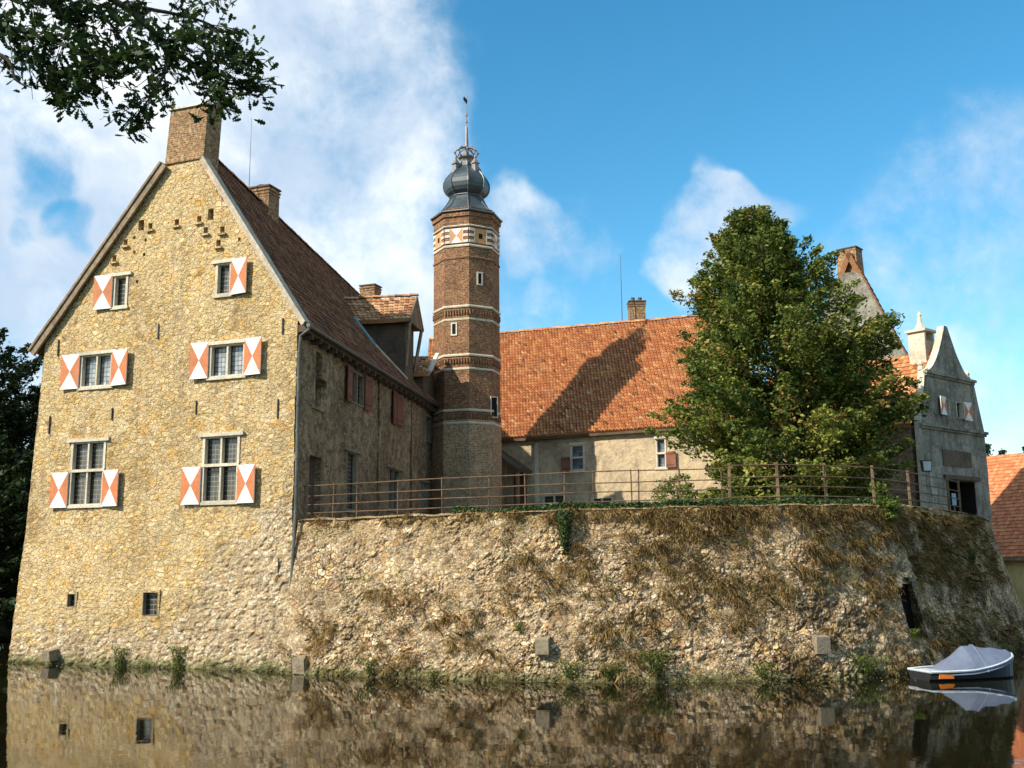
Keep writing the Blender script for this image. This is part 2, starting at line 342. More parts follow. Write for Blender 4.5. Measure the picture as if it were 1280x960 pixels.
def leaf_mat(name, stops, transl=.35, rough=.6):
    k = NT(name); a = k.attr('tone'); col = k.ramp(a, stops)
    p = k.n('ShaderNodeBsdfPrincipled'); k.l(col, p.inputs['Base Color']); p.inputs['Roughness'].default_value = rough; p.inputs['Specular IOR Level'].default_value = .25
    t = k.n('ShaderNodeBsdfTranslucent'); k.l(col, t.inputs[0]); m = k.n('ShaderNodeMixShader'); m.inputs[0].default_value = transl
    k.l(p.outputs[0], m.inputs[1]); k.l(t.outputs[0], m.inputs[2]); k.l(m.outputs[0], k.out.inputs[0]); return k.m
M['leaf'] = leaf_mat('courtyard_leaf', [(0, (.045,.075,.015)), (.4, (.11,.155,.03)), (.7, (.21,.245,.045)), (.93, (.34,.32,.07)), (.955, (.32,.15,.04)), (1, (.36,.19,.07))])
M['leafdark'] = leaf_mat('dark_leaf', [(0, (.012,.025,.008)), (.5, (.03,.05,.014)), (1, (.055,.08,.024))], .2)
M['leafoak'] = leaf_mat('oak_leaf', [(0, (.022,.045,.012)), (.6, (.045,.08,.018)), (1, (.085,.12,.028))], .3)
M['leafgreen'] = leaf_mat('waterside_leaf', [(0, (.05,.09,.015)), (.6, (.12,.17,.03)), (1, (.24,.25,.06))], .35)
M['ivy'] = leaf_mat('ivy_leaf', [(0, (.02,.05,.015)), (.6, (.05,.10,.03)), (1, (.12,.19,.06))], .25)
M['straw'] = leaf_mat('dry_grass_blade', [(0, (.14,.12,.035)), (.15, (.22,.165,.055)), (.3, (.29,.185,.07)), (.7, (.46,.32,.12)), (1, (.64,.52,.26))], .3, .8)

def water_mat():
    k = NT('moat_water'); c = k.coord('Object', (1, .35, 1)); n1 = k.noise(c, 1.6, 3, .5); n2 = k.noise(k.coord('Object', (1,.5,1)), 9, 3, .5)
    h = k.math('MULTIPLY', k.math('ADD', k.math('MULTIPLY', n1.outputs[0], .75), k.math('MULTIPLY', n2.outputs[0], .12)), k.gray(k.noise(k.coord('Object', (.3,.6,1)), .5, 3, .6).outputs[0], .35, .65, .45, 1.2))
    b = k.n('ShaderNodeBsdfPrincipled'); b.inputs['Base Color'].default_value = (.007,.006,.0025,1); b.inputs['Roughness'].default_value = .025; b.inputs['IOR'].default_value = 1.36
    q = k.n('ShaderNodeBump'); q.inputs['Strength'].default_value = .22; q.inputs['Distance'].default_value = .03; k.l(h, q.inputs['Height']); k.l(q.outputs[0], b.inputs['Normal'])
    k.l(b.outputs[0], k.out.inputs[0]); return k.m
M['water'] = water_mat()
def ground_mat():
    k = NT('grass_ground'); o = k.coord('Object'); f = k.noise(o, 3, 6, .7); g = k.noise(o, .3, 4, .6)
    c = k.ramp(f.outputs[0], [(.3, (.03,.045,.015)), (.5, (.06,.085,.025)), (.7, (.11,.11,.045))]); c = k.mix(k.gray(g.outputs[0], .5, .65, 0, .6), c, (.09,.07,.045))
    return k.fin(c, .95, f.outputs[0], 1, .08)
M['ground'] = ground_mat()
M['gravel'] = simple('courtyard_gravel', (.28,.23,.16), .95, .35, sc=20, bs=.8)

# ------------------------------------------------------------------ wall sheets with openings
def stones(p, sc, seed=0.0):
    q = V((p.x*sc+seed, p.y*sc, p.z*sc*1.35)); q += noise.noise_vector(q*1.3)*.25
    d, _ = noise.voronoi(q); return min(1.0, (d[1]-d[0])*2.6)
def wall_grid(name, P, u0, u1, z0, ztop, step, holes, mat, parent, disp=None, pos=None, depth=.3, attrf=None, revmat=None, smooth=False):
    pos = pos or (lambda u, z: P.p(u, z))
    def lines(a, b, marks):
        n = max(1, round((b-a)/step)); ls = [a+(b-a)*i/n for i in range(n+1)]
        ms = sorted(set(round(m, 4) for m in marks if a < m < b))
        ls = [x for x in ls if x in (a, b) or all(abs(x-m) > step*.45 for m in ms)]
        return sorted(ls+ms)
    us = lines(u0, u1, [h[0] for h in holes]+[h[1] for h in holes])
    zmax = max(ztop(u) for u in us); zs = lines(z0, zmax, [h[2] for h in holes]+[h[3] for h in holes])
    mb = MB(); idx = {}; at = []
    def inh(u, z): return any(h[0] < u < h[1] and h[2] < z < h[3] for h in holes)
    for i, u in enumerate(us):
        zt = ztop(u)
        for j, z in enumerate(zs):
            zz = min(z, zt); p = pos(u, zz)
            if disp:
                d = min([math.hypot(max(h[0]-u, 0, u-h[1]), max(h[2]-zz, 0, zz-h[3])) for h in holes] or [9])
                w = min(1, d/.15)
                if w > 0: p = p + P.n*disp(p, u, zz)*w
            idx[i, j] = len(mb.v); mb.v.append(tuple(p)); at.append(attrf(u, zz) if attrf else 0.0)
    for i in range(len(us)-1):
        for j in range(len(zs)-1):
            if zs[j] >= max(ztop(us[i]), ztop(us[i+1])): break
            if inh((us[i]+us[i+1])/2, (zs[j]+zs[j+1])/2): continue
            mb.f.append((idx[i, j], idx[i+1, j], idx[i+1, j+1], idx[i, j+1])); mb.mi.append(0)
            mb.uv.append([(us[i], zs[j]), (us[i+1], zs[j]), (us[i+1], zs[j+1]), (us[i], zs[j+1])])
    for h in holes:
        c = [(h[0], h[2]), (h[1], h[2]), (h[1], h[3]), (h[0], h[3])]
        for a in range(4):
            A, B = c[a], c[(a+1) % 4]; pa, pb = pos(*A), pos(*B)
            L = math.hypot(B[0]-A[0], B[1]-A[1])
            mb.face([pa, pb, pb-P.n*depth, pa-P.n*depth], [(0,0), (L,0), (L,depth), (0,depth)]); at += [0.0]*4
    return mb.build(name, mat, parent, smooth, ('rub', at))

def pantiles(name, e0, e1, r0, r1, mat, parent, tw=.21, th=.27, lift=.05, sag=.05, amp=.03, cp=5):
    """e0-e1 the eave, r0-r1 the ridge above them; outward = up side"""
    e0, e1, r0, r1 = V(e0), V(e1), V(r0), V(r1)
    nrm = (e1-e0).cross(r0-e0).normalized()
    if nrm.z < 0: nrm = -nrm
    nc = max(1, round(((e1-e0).length+(r1-r0).length)/2/tw)); nr = max(1, round((r0-e0).length/th))
    prof = [math.sin(2*math.pi*k/cp)*.75+.35*math.sin(4*math.pi*k/cp+.5) for k in range(cp)]
    mb = MB(); rows = []
    rnd = random.Random(3)
    jit = {}
    def P(cu, rv, hh):
        u, v = cu/nc, rv/nr
        p = (e0.lerp(e1, u)).lerp(r0.lerp(r1, u), v)
        return p + nrm*(hh + lift - sag*math.sin(math.pi*u)*math.sin(math.pi*v)*1.5 + .03*noise.noise(p*.5)) + V((0,0,.05*noise.noise(p*.35)-.0))*1
    for r in range(nr):
        for top in (0, 1):
            ids = []
            for c in range(nc*cp+1):
                t = c//cp; key = (min(t, nc-1), r)
                if key not in jit: jit[key] = rnd.uniform(-.008, .012)
                hh = amp*prof[c % cp] + (0 if top else .035) + jit[key]
                ids.append(len(mb.v)); mb.v.append(tuple(P(c/cp, r+top*1.0, hh)))
            rows.append(ids)
    for k in range(len(rows)-1):
        a, b = rows[k], rows[k+1]; r = k//2; step = k % 2
        for c in range(nc*cp):
            t = c/cp+.01; t2 = (c+1)/cp-.01
            mb.f.append((a[c], a[c+1], b[c+1], b[c])); mb.mi.append(0)
            vv = (r+1.02, r+1.03) if step else (r+.05, r+.95)
            mb.uv.append([(t, vv[0]), (t2, vv[0]), (t2, vv[1]), (t, vv[1])])
    # skirts at eave and verges, board deck below
    dk = max(.10, sag*1.5+.07)
    def skirt(ids, base):
        b0 = len(mb.v)
        for k_, i_ in enumerate(ids): mb.v.append(tuple(base(k_/(len(ids)-1)) - nrm*(dk+.02)))
        for k_ in range(len(ids)-1):
            mb.f.append((ids[k_], ids[k_+1], b0+k_+1, b0+k_)); mb.mi.append(0); mb.uv.append([(.3, .3), (.6, .3), (.6, .6), (.3, .6)])
    skirt(rows[0], lambda t: e0.lerp(e1, t)); skirt([r_[0] for r_ in rows], lambda t: e0.lerp(r0, t)); skirt([r_[-1] for r_ in rows], lambda t: e1.lerp(r1, t))
    q = [e0, e1, r1, r0]; lo = [p - nrm*(dk+.06) for p in q]; hi = [p - nrm*dk for p in q]
    mb.hexa(lo+hi)
    return mb.build(name, mat, parent)

def ridge_tiles(name, a, b, mat, parent, r=.13, seg=.36):
    a, b = V(a), V(b); n = max(2, int((b-a).length/seg)); mb = MB(); d = (b-a).normalized(); x = d.cross(V((0,0,1))).normalized()
    for i in range(n):
        p0 = a.lerp(b, i/n); p1 = a.lerp(b, (i+1.12)/n); jz = random.uniform(-.015, .02)
        sag = .0
        ra, rb = r*1.08, r*.92
        pts0 = [p0 + x*ra*math.cos(t) + V((0,0,1))*(ra*math.sin(t)+jz+.02) for t in [math.pi*k/6 for k in range(7)]]
        pts1 = [p1 + x*rb*math.cos(t) + V((0,0,1))*(rb*math.sin(t)+jz) for t in [math.pi*k/6 for k in range(7)]]
        for k in range(6): mb.face([pts0[k], pts0[k+1], pts1[k+1], pts1[k]], [(i+.1, .1), (i+.2, .1), (i+.2, .9), (i+.1, .9)])
        mb.face(pts0[::-1], [(i+.1, .1)]*7)
    return mb.build(name, mat, parent)

# ------------------------------------------------------------------ foliage (numpy)
def leaf_cloud(name, pos, size, tone, mat, parent, rng, up=.5, shape='diamond', aspect=.55, direc=None):
    n = len(pos)
    nr = rng.normal(size=(n,3)); nr[:,2] = np.abs(nr[:,2])+up; nr /= np.linalg.norm(nr, axis=1)[:,None]
    t = rng.normal(size=(n,3)) if direc is None else direc+rng.normal(size=(n,3))*.45
    t -= nr*(t*nr).sum(1)[:,None]; t /= np.linalg.norm(t, axis=1)[:,None]; b = np.cross(nr, t)
    if shape == 'diamond': pr = [(-.5,0,0), (-.05,aspect*.5,.08), (.5,0,-.05), (-.05,-aspect*.5,.08)]
    elif shape == 'oak':
        half = [(-.5,.02), (-.3,.10), (-.22,.06), (-.08,.22), (.02,.12), (.16,.27), (.24,.14), (.38,.18), (.5,.04)]
        pr = [(x, y, .05*abs(y)) for x, y in half] + [(x, -y*.95, .05*abs(y)) for x, y in reversed(half)]
    m = len(pr); vs = np.zeros((n, m, 3))
    for i, (x, y, z) in enumerate(pr): vs[:, i] = pos + size[:,None]*(t*x + b*y + nr*z)
    me = bpy.data.meshes.new(name); me.vertices.add(n*m); me.vertices.foreach_set('co', vs.reshape(-1).astype(np.float32))
    me.loops.add(n*m); me.loops.foreach_set('vertex_index', np.arange(n*m, dtype=np.int32))
    me.polygons.add(n); me.polygons.foreach_set('loop_start', np.arange(0, n*m, m, dtype=np.int32)); me.polygons.foreach_set('loop_total', np.full(n, m, dtype=np.int32))
    a = me.attributes.new('tone', 'FLOAT', 'POINT'); a.data.foreach_set('value', np.repeat(np.clip(tone, 0, 1), m).astype(np.float32))
    me.materials.append(mat); me.update(calc_edges=True); me.validate()
    return link(name, me, parent)

def limb(mb, a, b, r0, r1, bend, rnd, n=6, k=5):
    a, b = V(a), V(b); o = V((rnd.uniform(-1,1), rnd.uniform(-1,1), rnd.uniform(-.3,1)))*bend
    pts = [a.lerp(b, i/k) + o*math.sin(math.pi*i/k)*(a-b).length + V((rnd.uniform(-1,1), rnd.uniform(-1,1), rnd.uniform(-1,1)))*bend*.15*(0 < i < k)*(a-b).length for i in range(k+1)]
    mb.tube(pts, [r0+(r1-r0)*i/k for i in range(k+1)], n); return pts

def broadleaf(name, label, cat, base, H, prof, seed, nspray, nleaf, lsize, mat, bark, lean=(0,0), trunk_r=.3, group=None, droop=.1, toneshift=0):
    """prof: list of (height fraction, radius)"""
    rng = np.random.default_rng(seed); rnd = random.Random(seed); base = V(base)
    root = thing(name, label, cat, base, group)
    hs = [p[0] for p in prof]; rs = [p[1] for p in prof]
    tb = MB(); top = base + V((lean[0], lean[1], H*.93))
    axis = lambda h: base + V((lean[0]*h, lean[1]*h, H*h))
    tp = [axis(t) + V((rnd.uniform(-.1,.1), rnd.uniform(-.1,.1), 0)) for t in np.linspace(0, .93, 9)]
    tb.tube([tp[0]-V((0,0,.3))]+tp, [trunk_r*1.35, trunk_r*1.15]+[trunk_r*(1-.93*i/8) for i in range(1, 9)], 9)
    tb.build('trunk', bark, root, True)
    lb = MB(); P_, S_, T_, D_ = [], [], [], []
    h0, h1 = hs[0], hs[-1]
    w = np.array([np.interp(h, hs, rs) for h in np.linspace(h0, h1, 200)]); cdf = np.cumsum(w+.3); cdf /= cdf[-1]
    for i in range(nspray):
        h = np.interp(rng.random(), cdf, np.linspace(h0, h1, 200)); th = rng.random()*2*math.pi
        r = np.interp(h, hs, rs)*(.90+.34*noise.noise(V((math.cos(th)*1.3, math.sin(th)*1.3, h*6+seed)))*1.6+.12*rng.random())
        c = axis(h); out = V((math.cos(th), math.sin(th), 0)); inner = rng.random()**.7*.62
        k = rng.uniform(.72, 1.0) if rng.random() < .75 else rng.uniform(.3, .75)
        end = c + out*r*k + V((0,0, (h-.35)*r*.5*0.8 - droop*r + rng.normal()*.12)); 
        st = axis(max(h-.10-.05*rng.random(), h0*.7)) + out*r*k*.35
        if i % 5 == 0: limb(lb, axis(max(h-.16, .12)), end, trunk_r*.22*(1.1-h), .012, .05, rnd, 5, 4)
        L = (end-st).length; n = int(nleaf*(.6+.8*rng.random()))
        t = 1-rng.random(n)**1.4*.62; sp = .08+.15*L*(1.05-t)
        q = np.outer(1-t, np.array(st)) + np.outer(t, np.array(end)); jit = rng.normal(size=(n,3))*sp[:,None]; jit[:,2] *= .55; q += jit
        P_.append(q); S_.append(lsize*(.65+.7*rng.random(n))); T_.append(np.clip(rng.normal(.45+toneshift, .2, n)+rng.normal()*.2, 0, .92) + (rng.random(n) < (.35 if rng.random() < .09 else .012))*.6)
        dd = np.array((end-st).normalized()); D_.append(np.tile(dd, (n,1)))
    lb.build('limbs', bark, root, True)
    leaf_cloud('crown', np.concatenate(P_), np.concatenate(S_), np.concatenate(T_), mat, root, rng, .5, direc=np.concatenate(D_))
    return root
# ================================================================== MAIN HOUSE
G = Plane((-7.057, 33.478), (.9363, -.3512))
W = Plane(G.p(-.1, 0)[:2], (3.52, 21.38))
house = thing('gable_house', 'tall sunlit stone house with steep gable and hourglass painted shutters rising from the moat', 'house', (-12.5, 36, 0))
def gpos(u, z):
    f = .35*(1-max(z, 0)/5) if z < 5 else 0
    if z < 0: f = .35
    ll = .27*(11-z)/6 if z > 5 else .27+.08*(5-max(z, 0))/5
    if z > 11: ll = 0
    wl = min(1, max(0, (-u-9.9)/1.1)); wr = min(1, max(0, (u+1.5)/1.4))
    q = G.p(u - wl*ll + wr*.12*(1-max(0, min(z, 11))/11), z, f); return q
def vleft(u): return 11.22+1.17*(u+11.47)
def vright(u): return 11.24+1.46*(.17-u)
def gtop(u): return 18.1 if -5.86 < u < -4.3 else min(vleft(u), vright(u))-.14
def R2(P, x0, y0, x1, y1):
    a = P.uz(x0, (y0+y1)/2); b = P.uz(x1, (y0+y1)/2); c = P.uz((x0+x1)/2, y0); d = P.uz((x0+x1)/2, y1)
    return (a[0], b[0], d[1], c[1])
gw = {'ll': R2(G, 88, 552, 131, 632), 'lr': R2(G, 253, 545, 299, 628), 'ul': R2(G, 101, 443, 141, 484), 'ur': R2(G, 262, 430, 307, 471),
      'al': R2(G, 142, 345, 160, 384), 'ar': R2(G, 270, 329, 290, 369), 'bl': R2(G, 90, 742, 100, 758), 'br': R2(G, 184, 740, 203, 769)}
vents = [R2(G, 173, 275, 180, 288), R2(G, 260, 261, 267, 275)]
pig = [(188,283),(221,278),(249,274),(257,288),(278,287),(273,304),(157,303),(143,323)]
dots = [(299,299),(182,300),(168,315),(180,318),(168,297),(171,352)]
ph = []
for x, y in pig: u, z = G.uz(x, y); ph.append((u-.09, u+.09, z-.16, z+.12))
dh = []
for x, y in dots: u, z = G.uz(x, y); dh.append((u-.055, u+.055, z-.06, z+.06))
def grub(u, z):
    # the bare rubble zone: lower edge and the right-hand foot
    edge = 1.1 + max(0, (u+5.2))*0.95 if u > -5.2 else 1.1
    return max(0, min(1, .5 + (edge - z)*.35))
def gdisp(p, u, z):
    r = grub(u, z); s = stones(p, 3.0, 3); a = .018 + .05*r
    return (s-.6)*a + .03*noise.noise(p*.8) + .012*noise.noise(p*6)*(1+2*r)
wall_grid('wall', G, -11.05, -.12, -.6, gtop, .075, list(gw.values())+vents+ph+dh, M['gable'], house, gdisp, gpos, .34, grub)
m = MB()   # darkness and timber behind small openings
for h in vents+ph+dh: m = MB(); m.face([gpos(h[0]-.05, h[2]-.05)-G.n*.26, gpos(h[1]+.05, h[2]-.05)-G.n*.26, gpos(h[1]+.05, h[3]+.05)-G.n*.26, gpos(h[0]-.05, h[3]+.05)-G.n*.26]); m.build('vent_hollow', M['dark'], house)
for h in ph: m = MB(); m.pbox(G, h[0]-.05, h[1]+.09, h[2]-.05, h[2]+.02, -.1, .10); m.build('pigeon_ledge', M['gable'], house)
# the other walls
LB = G.p(-11.05, 0); BL = V((-14.9, 58.3, 0)); BR = V((-3.6, 56.6, 0))
def zz(p, z): q = V(p); q.z = z; return q
m = MB(); L0 = LB - G.t*.35
m.face([zz(BL, -.6), zz(L0, -.6), zz(LB, 11.5), zz(BL, 11.5)], [(0,0),(24,0),(24,12),(0,12)])
m.face([zz(BR, -.6), zz(BL, -.6), zz(BL, 11.5), V((-9.1, 57.7, 18.6)), zz(BR, 11.5)], [(0,0)]*5)
m.build('rear_wall', M['side'], house)

def shutter(P, parent, uh, sgn, w, z0, z1, ang=14, mats=None, painted=True, thick=.04, skew=0.):
    a = R(ang); du = math.cos(a)*w*sgn; do = math.sin(a)*w; m = MB()
    def q(f, z, o): return P.p(uh+du*f, z, .06+do*f+o)
    lo, hi = (0, 1) if sgn > 0 else (1, 0)
    bl, br, tr, tl = q(lo, z0, thick), q(hi, z0, thick), q(hi, z1, thick), q(lo, z1, thick)
    c = (bl+br+tr+tl)/4
    if painted:
        m.face([bl, br, c], mi=0); m.face([tr, tl, c], mi=0); m.face([br, tr, c], mi=1); m.face([tl, bl, c], mi=1)
    else: m.face([bl, br, tr, tl], mi=1)
    Bl, Br, Tr, Tl = q(lo, z0, 0), q(hi, z0, 0), q(hi, z1, 0), q(lo, z1, 0)
    m.face([Br, Bl, Tl, Tr], mi=1); m.face([Bl, Br, br, bl], mi=0); m.face([Br, Tr, tr, br], mi=0); m.face([Tr, Tl, tl, tr], mi=0); m.face([Tl, Bl, bl, tl], mi=0)
    m2 = m.build('shutter', mats or [M['white'], M['redpaint']], parent)
    # strap hinges
    h = MB()
    for z in (z0+(z1-z0)*.15, z0+(z1-z0)*.85):
        h.hexa([q(0, z-.018, thick+.012), q(.8, z-.018, thick+.012), q(.8, z-.018, thick), q(0, z-.018, thick), q(0, z+.018, thick+.012), q(.8, z+.018, thick+.012), q(.8, z+.018, thick), q(0, z+.018, thick)])
    if not painted: h.build('hinge', M['iron'], parent)
    return m2
def window(P, root, h, cols=2, transom=None, glass='glass', frame=.09, mat='dress', lintel=True, off=0., lint_w=.16, mull=.07):
    u0, u1, z0, z1 = h; m = MB(); e = .004
    m.pbox(P, u0-.005, u0+frame, z0+e, z1-e, off-.24, off+.035); m.pbox(P, u1-frame, u1+.005, z0+e, z1-e, off-.24, off+.035)
    m.pbox(P, u0+frame, u1-frame, z1-frame*.7, z1-e, off-.24, off+.03); m.pbox(P, u0+frame, u1-frame, z0+e, z0+frame*.7, off-.24, off+.045)
    if lintel:
        m.pbox(P, u0-lint_w, u1+lint_w, z1-.01, z1+.11, off-.1, off+.10); m.pbox(P, u0-.06, u1+.06, z0-.08, z0+.012, off-.1, off+.07)
    iu0, iu1, iz0, iz1 = u0+frame, u1-frame, z0+frame*.7, z1-frame*.7; cw = (iu1-iu0)/cols
    for i in range(1, cols): m.pbox(P, iu0+cw*i-mull/2, iu0+cw*i+mull/2, iz0, iz1, off-.22, off+.02)
    zs = [iz0, iz1]
    if transom:
        zt = z0+(z1-z0)*transom; m.pbox(P, u0+.004, u1-.004, zt-.05, zt+.05, off-.23, off+.055); zs = [iz0, zt-.05, zt+.05, iz1]
    f = m.build('window', M[mat], root)
    for i in range(cols):
        for j in range(0, len(zs), 2):
            p = MB(); a, b = iu0+cw*i+(mull/2 if i else 0), iu0+cw*(i+1)-(mull/2 if i < cols-1 else 0); c, d = zs[j], zs[j+1]
            tilt = random.uniform(-.012, .012)
            p.face([P.p(a, c, off-.17+tilt), P.p(b, c, off-.17), P.p(b, d, off-.17-tilt), P.p(a, d, off-.17)], [(0,0), (b-a, 0), (b-a, d-c), (0, d-c)])
            s = .03
            p.pbox(P, a, a+s, c, d, off-.168+.012, off-.14); p.pbox(P, b-s, b, c, d, off-.168+.012, off-.14)
            p.mi[1:] = [1]*(len(p.mi)-1)
            p.build('pane', [M[glass], M['iron']], f)
    return f
def shu(P, win, h, side, px0, px1, py0, py1, **k):
    k.setdefault('ang', 3 if side < 0 else 7)
    a = P.uz(px0, (py0+py1)/2)[0]; b = P.uz(px1, (py0+py1)/2)[0]; z1 = P.uz((px0+px1)/2, py0)[1]; z0 = P.uz((px0+px1)/2, py1)[1]
    w = (b-a)
    return shutter(P, win, h[1] if side > 0 else h[0], side, w*1.03, z0, z1, **k)
w = window(G, house, gw['ll'], 2, .545, 'glass'); shu(G, w, gw['ll'], -1, 66, 86, 591, 635); shu(G, w, gw['ll'], 1, 126, 147, 588, 633)
w['label'] = 'lower left four light window with shutters on its lower half'
w = window(G, house, gw['lr'], 2, .56, 'glass'); shu(G, w, gw['lr'], -1, 229, 251, 584, 631); shu(G, w, gw['lr'], 1, 297, 320, 581, 629)
w = window(G, house, gw['ul'], 2, None, 'glass_sky'); shu(G, w, gw['ul'], -1, 80, 101, 444, 487); shu(G, w, gw['ul'], 1, 140, 161, 438, 482)
w = window(G, house, gw['ur'], 2, None, 'glass_sky'); shu(G, w, gw['ur'], -1, 241, 262, 429, 474); shu(G, w, gw['ur'], 1, 307, 329, 423, 469)
w = window(G, house, gw['al'], 1, None, 'glass'); shu(G, w, gw['al'], -1, 121, 142, 345, 387)
w = window(G, house, gw['ar'], 1, None, 'glass'); shu(G, w, gw['ar'], 1, 290, 311, 324, 368)
for k in ('bl', 'br'):
    h = gw[k]; f = .35*(1-(h[2]+h[3])/2/5)
    window(G, house, h, 1, None, 'glass', frame=.02, mat='dressdark', lintel=False, off=f)
    m = MB()
    for a in (h[0]-.06, h[1]): m.pbox(G, a, a+.06, h[2]-.07, h[3]+.07, f-.03, f+.03)
    m.pbox(G, h[0], h[1], h[3], h[3]+.07, f-.03, f+.03); m.pbox(G, h[0], h[1], h[2]-.07, h[2], f-.03, f+.03)
    m.build('window_surround', M['gable'], house)
# iron wall anchors
for x, y0, y1 in [(199,405,424),(354,398,418),(74,425,445),(246,501,518),(348,499,523),(141,510,525),(63,520,542),(352,698,720),(196,640,640)]:
    if y1 == y0: continue
    u, z1 = G.uz(x, y0); _, z0 = G.uz(x, y1); f = .35*(1-z0/5) if z0 < 5 else 0
    m = MB(); m.pbox(G, u-.018, u+.018, z0, z1, f+.0, f+.045); m.build('wall_anchor', M['iron'], house)
# round pale patch
u, z = G.uz(222, 787, .25); m = MB()
c = [G.p(u+.17*math.cos(t)*(1+.1*math.sin(3*t)), z+.17*math.sin(t), .25) for t in [2*math.pi*k/14 for k in range(14)]]
b = [p-G.n*.12 for p in c]; m.face(c)
for k in range(14): m.face([b[k], b[(k+1)%14], c[(k+1)%14], c[k]])
m.build('stone_patch', M['dress'], house)
# projecting stone blocks at the water
def corbel(P, px, py, w, h, out, base_out, root, slope=True):
    u, z = P.uz(px, py, base_out+out); m = MB()
    m.hexa([P.p(u-w/2, z-h/2, base_out+out*.85), P.p(u+w/2, z-h/2, base_out+out*.85), P.p(u+w/2, z-h/2, base_out-.3), P.p(u-w/2, z-h/2, base_out-.3),
            P.p(u-w/2, z+h*.42, base_out+out), P.p(u+w/2, z+h*.42, base_out+out), P.p(u+w/2, z+h*.62, base_out-.3), P.p(u-w/2, z+h*.62, base_out-.3)])
    m.build('corbel', M['dressdark'], root)
corbel(G, 56, 820, .32, .38, .42, .33, house)
# roofs
e0 = W.p(-.02, 11.2, .38); e1 = W.p(23.2, 11.2, .38); r0 = G.p(-5.0, 18.72, -.04); r1 = V((-8.95, 58.6, 18.72))
Lf0 = G.p(-11.5, 11.2, -.04); Lf1 = V((-15.1, 58.9, 11.2))
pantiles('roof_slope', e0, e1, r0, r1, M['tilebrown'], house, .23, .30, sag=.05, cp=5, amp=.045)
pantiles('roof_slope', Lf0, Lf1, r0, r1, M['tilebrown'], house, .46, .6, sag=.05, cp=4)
ridge_tiles('ridge_tiles', r0+V((0,0,.05)), r1+V((0,0,.05)), M['tilebrown'], house)
for (ua, za), (ub, zb), mt, nm in [((-11.52, 11.16), (-5.9, 17.74), 'wood', 'bargeboard'), ((.2, 11.2), (-4.22, 17.66), 'woodpale', 'bargeboard')]:
    m = MB(); d = V((ub-ua, zb-za)).normalized(); nx = V((-d.y, d.x)) if ub > ua else V((d.y, -d.x))
    def bp(s, k, o): return G.p(ua+(ub-ua)*s+nx.x*k, za+(zb-za)*s+nx.y*k, o)
    wd = .26 if mt == 'wood' else .16
    for (k0, k1, o0, o1) in ((-wd+.08, .08, .10, .20), (.05, .14, -.1, .25)):
        seg = 6
        for i in range(seg):
            a, b2 = i/seg, (i+1)/seg; j0 = random.uniform(-.01, .01)
            m.hexa([bp(a, k0+j0, o1), bp(b2, k0+j0, o1), bp(b2, k0+j0, o0), bp(a, k0+j0, o0), bp(a, k1+j0, o1), bp(b2, k1+j0, o1), bp(b2, k1+j0, o0), bp(a, k1+j0, o0)])
    m.build(nm, M[mt], house)
def chimney(name, c, w, d, z0, z1, rz, parent, mat='chimbrick', cap=.06, taper=1.0, pots=0, corb=True):
    m = MB(); c = V((c[0], c[1], 0)); Mz = Matrix.Rotation(rz, 3, 'Z')
    def cor(w_, d_, z): return [c+Mz@V((sx*w_/2, sy*d_/2, z)) for sx, sy in ((-1,-1),(1,-1),(1,1),(-1,1))]
    m.hexa(cor(w, d, z0)+cor(w*taper, d*taper, z1))
    for dz, g in (((.30, .05), (.16, .09)) if corb else ((.12, .04),)): m.hexa(cor(w*taper+g, d*taper+g, z1-dz)+cor(w*taper+g, d*taper+g, z1-dz+.08))
    o = m.build(name, M[mat], parent)
    k = MB(); k.hexa(cor(w*taper+cap*2, d*taper+cap*2, z1+.003)+cor(w*taper+cap*2, d*taper+cap*2, z1+.07))
    k.build('chimney_cap', M['capdark'], o)
    for i in range(pots):
        p = MB(); q = c+Mz@V(((i-(pots-1)/2)*w*.45, 0, 0)); p.lathe((q.x, q.y, 0), [(.10, z1+.06), (.12, z1+.3), (.14, z1+.32), (.12, z1+.34)], 10); p.build('chimney_pot', M['capdark'], o)
    return o
ga = math.atan2(G.t.y, G.t.x)
cc = G.p(-5.02, 0, -.36)
m = MB()
def cq(u0, u1, z, o0, o1): return [G.p(u0, z, o1), G.p(u1, z, o1), G.p(u1, z, o0), G.p(u0, z, o0)]
m.hexa(cq(-5.91, -4.22, 17.75, -.8, .06)+cq(-5.77, -4.12, 19.80, -.78, .05)); m.hexa(cq(-5.91, -4.22, 16.5, -.8, -.06)+cq(-5.91, -4.22, 17.752, -.8, -.06))
ch = m.build('chimney', M['chimbrick'], house)
k = MB(); k.hexa(cq(-5.83, -4.06, 19.802, -.86, .12)+cq(-5.83, -4.06, 19.88, -.86, .12)); k.build('chimney_cap', M['pale'], ch)
# second chimney behind the ridge, near the camera end
def rp(f, z=18.7): q = r0.lerp(r1, f); q.z = z; return q
q = aty(330, 260, 42.6); chimney('chimney', (q.x, q.y), 1.0, .8, 16.8, aty(330, 238, 42.6).z, ga, house, pots=0); p = MB(); p.lathe((q.x-.1, q.y, 0), [(.22, aty(330,238,42.6).z+.06), (.25, aty(330,238,42.6).z+.16), (.2, aty(330,238,42.6).z+.22)], 10); p.build('chimney_pot', M['capdark'], house)
q = aty(463, 370, 58.5); chimney('chimney', (q.x, q.y), .95, .8, 16.2, aty(463, 359, 58.5).z, ga, house)
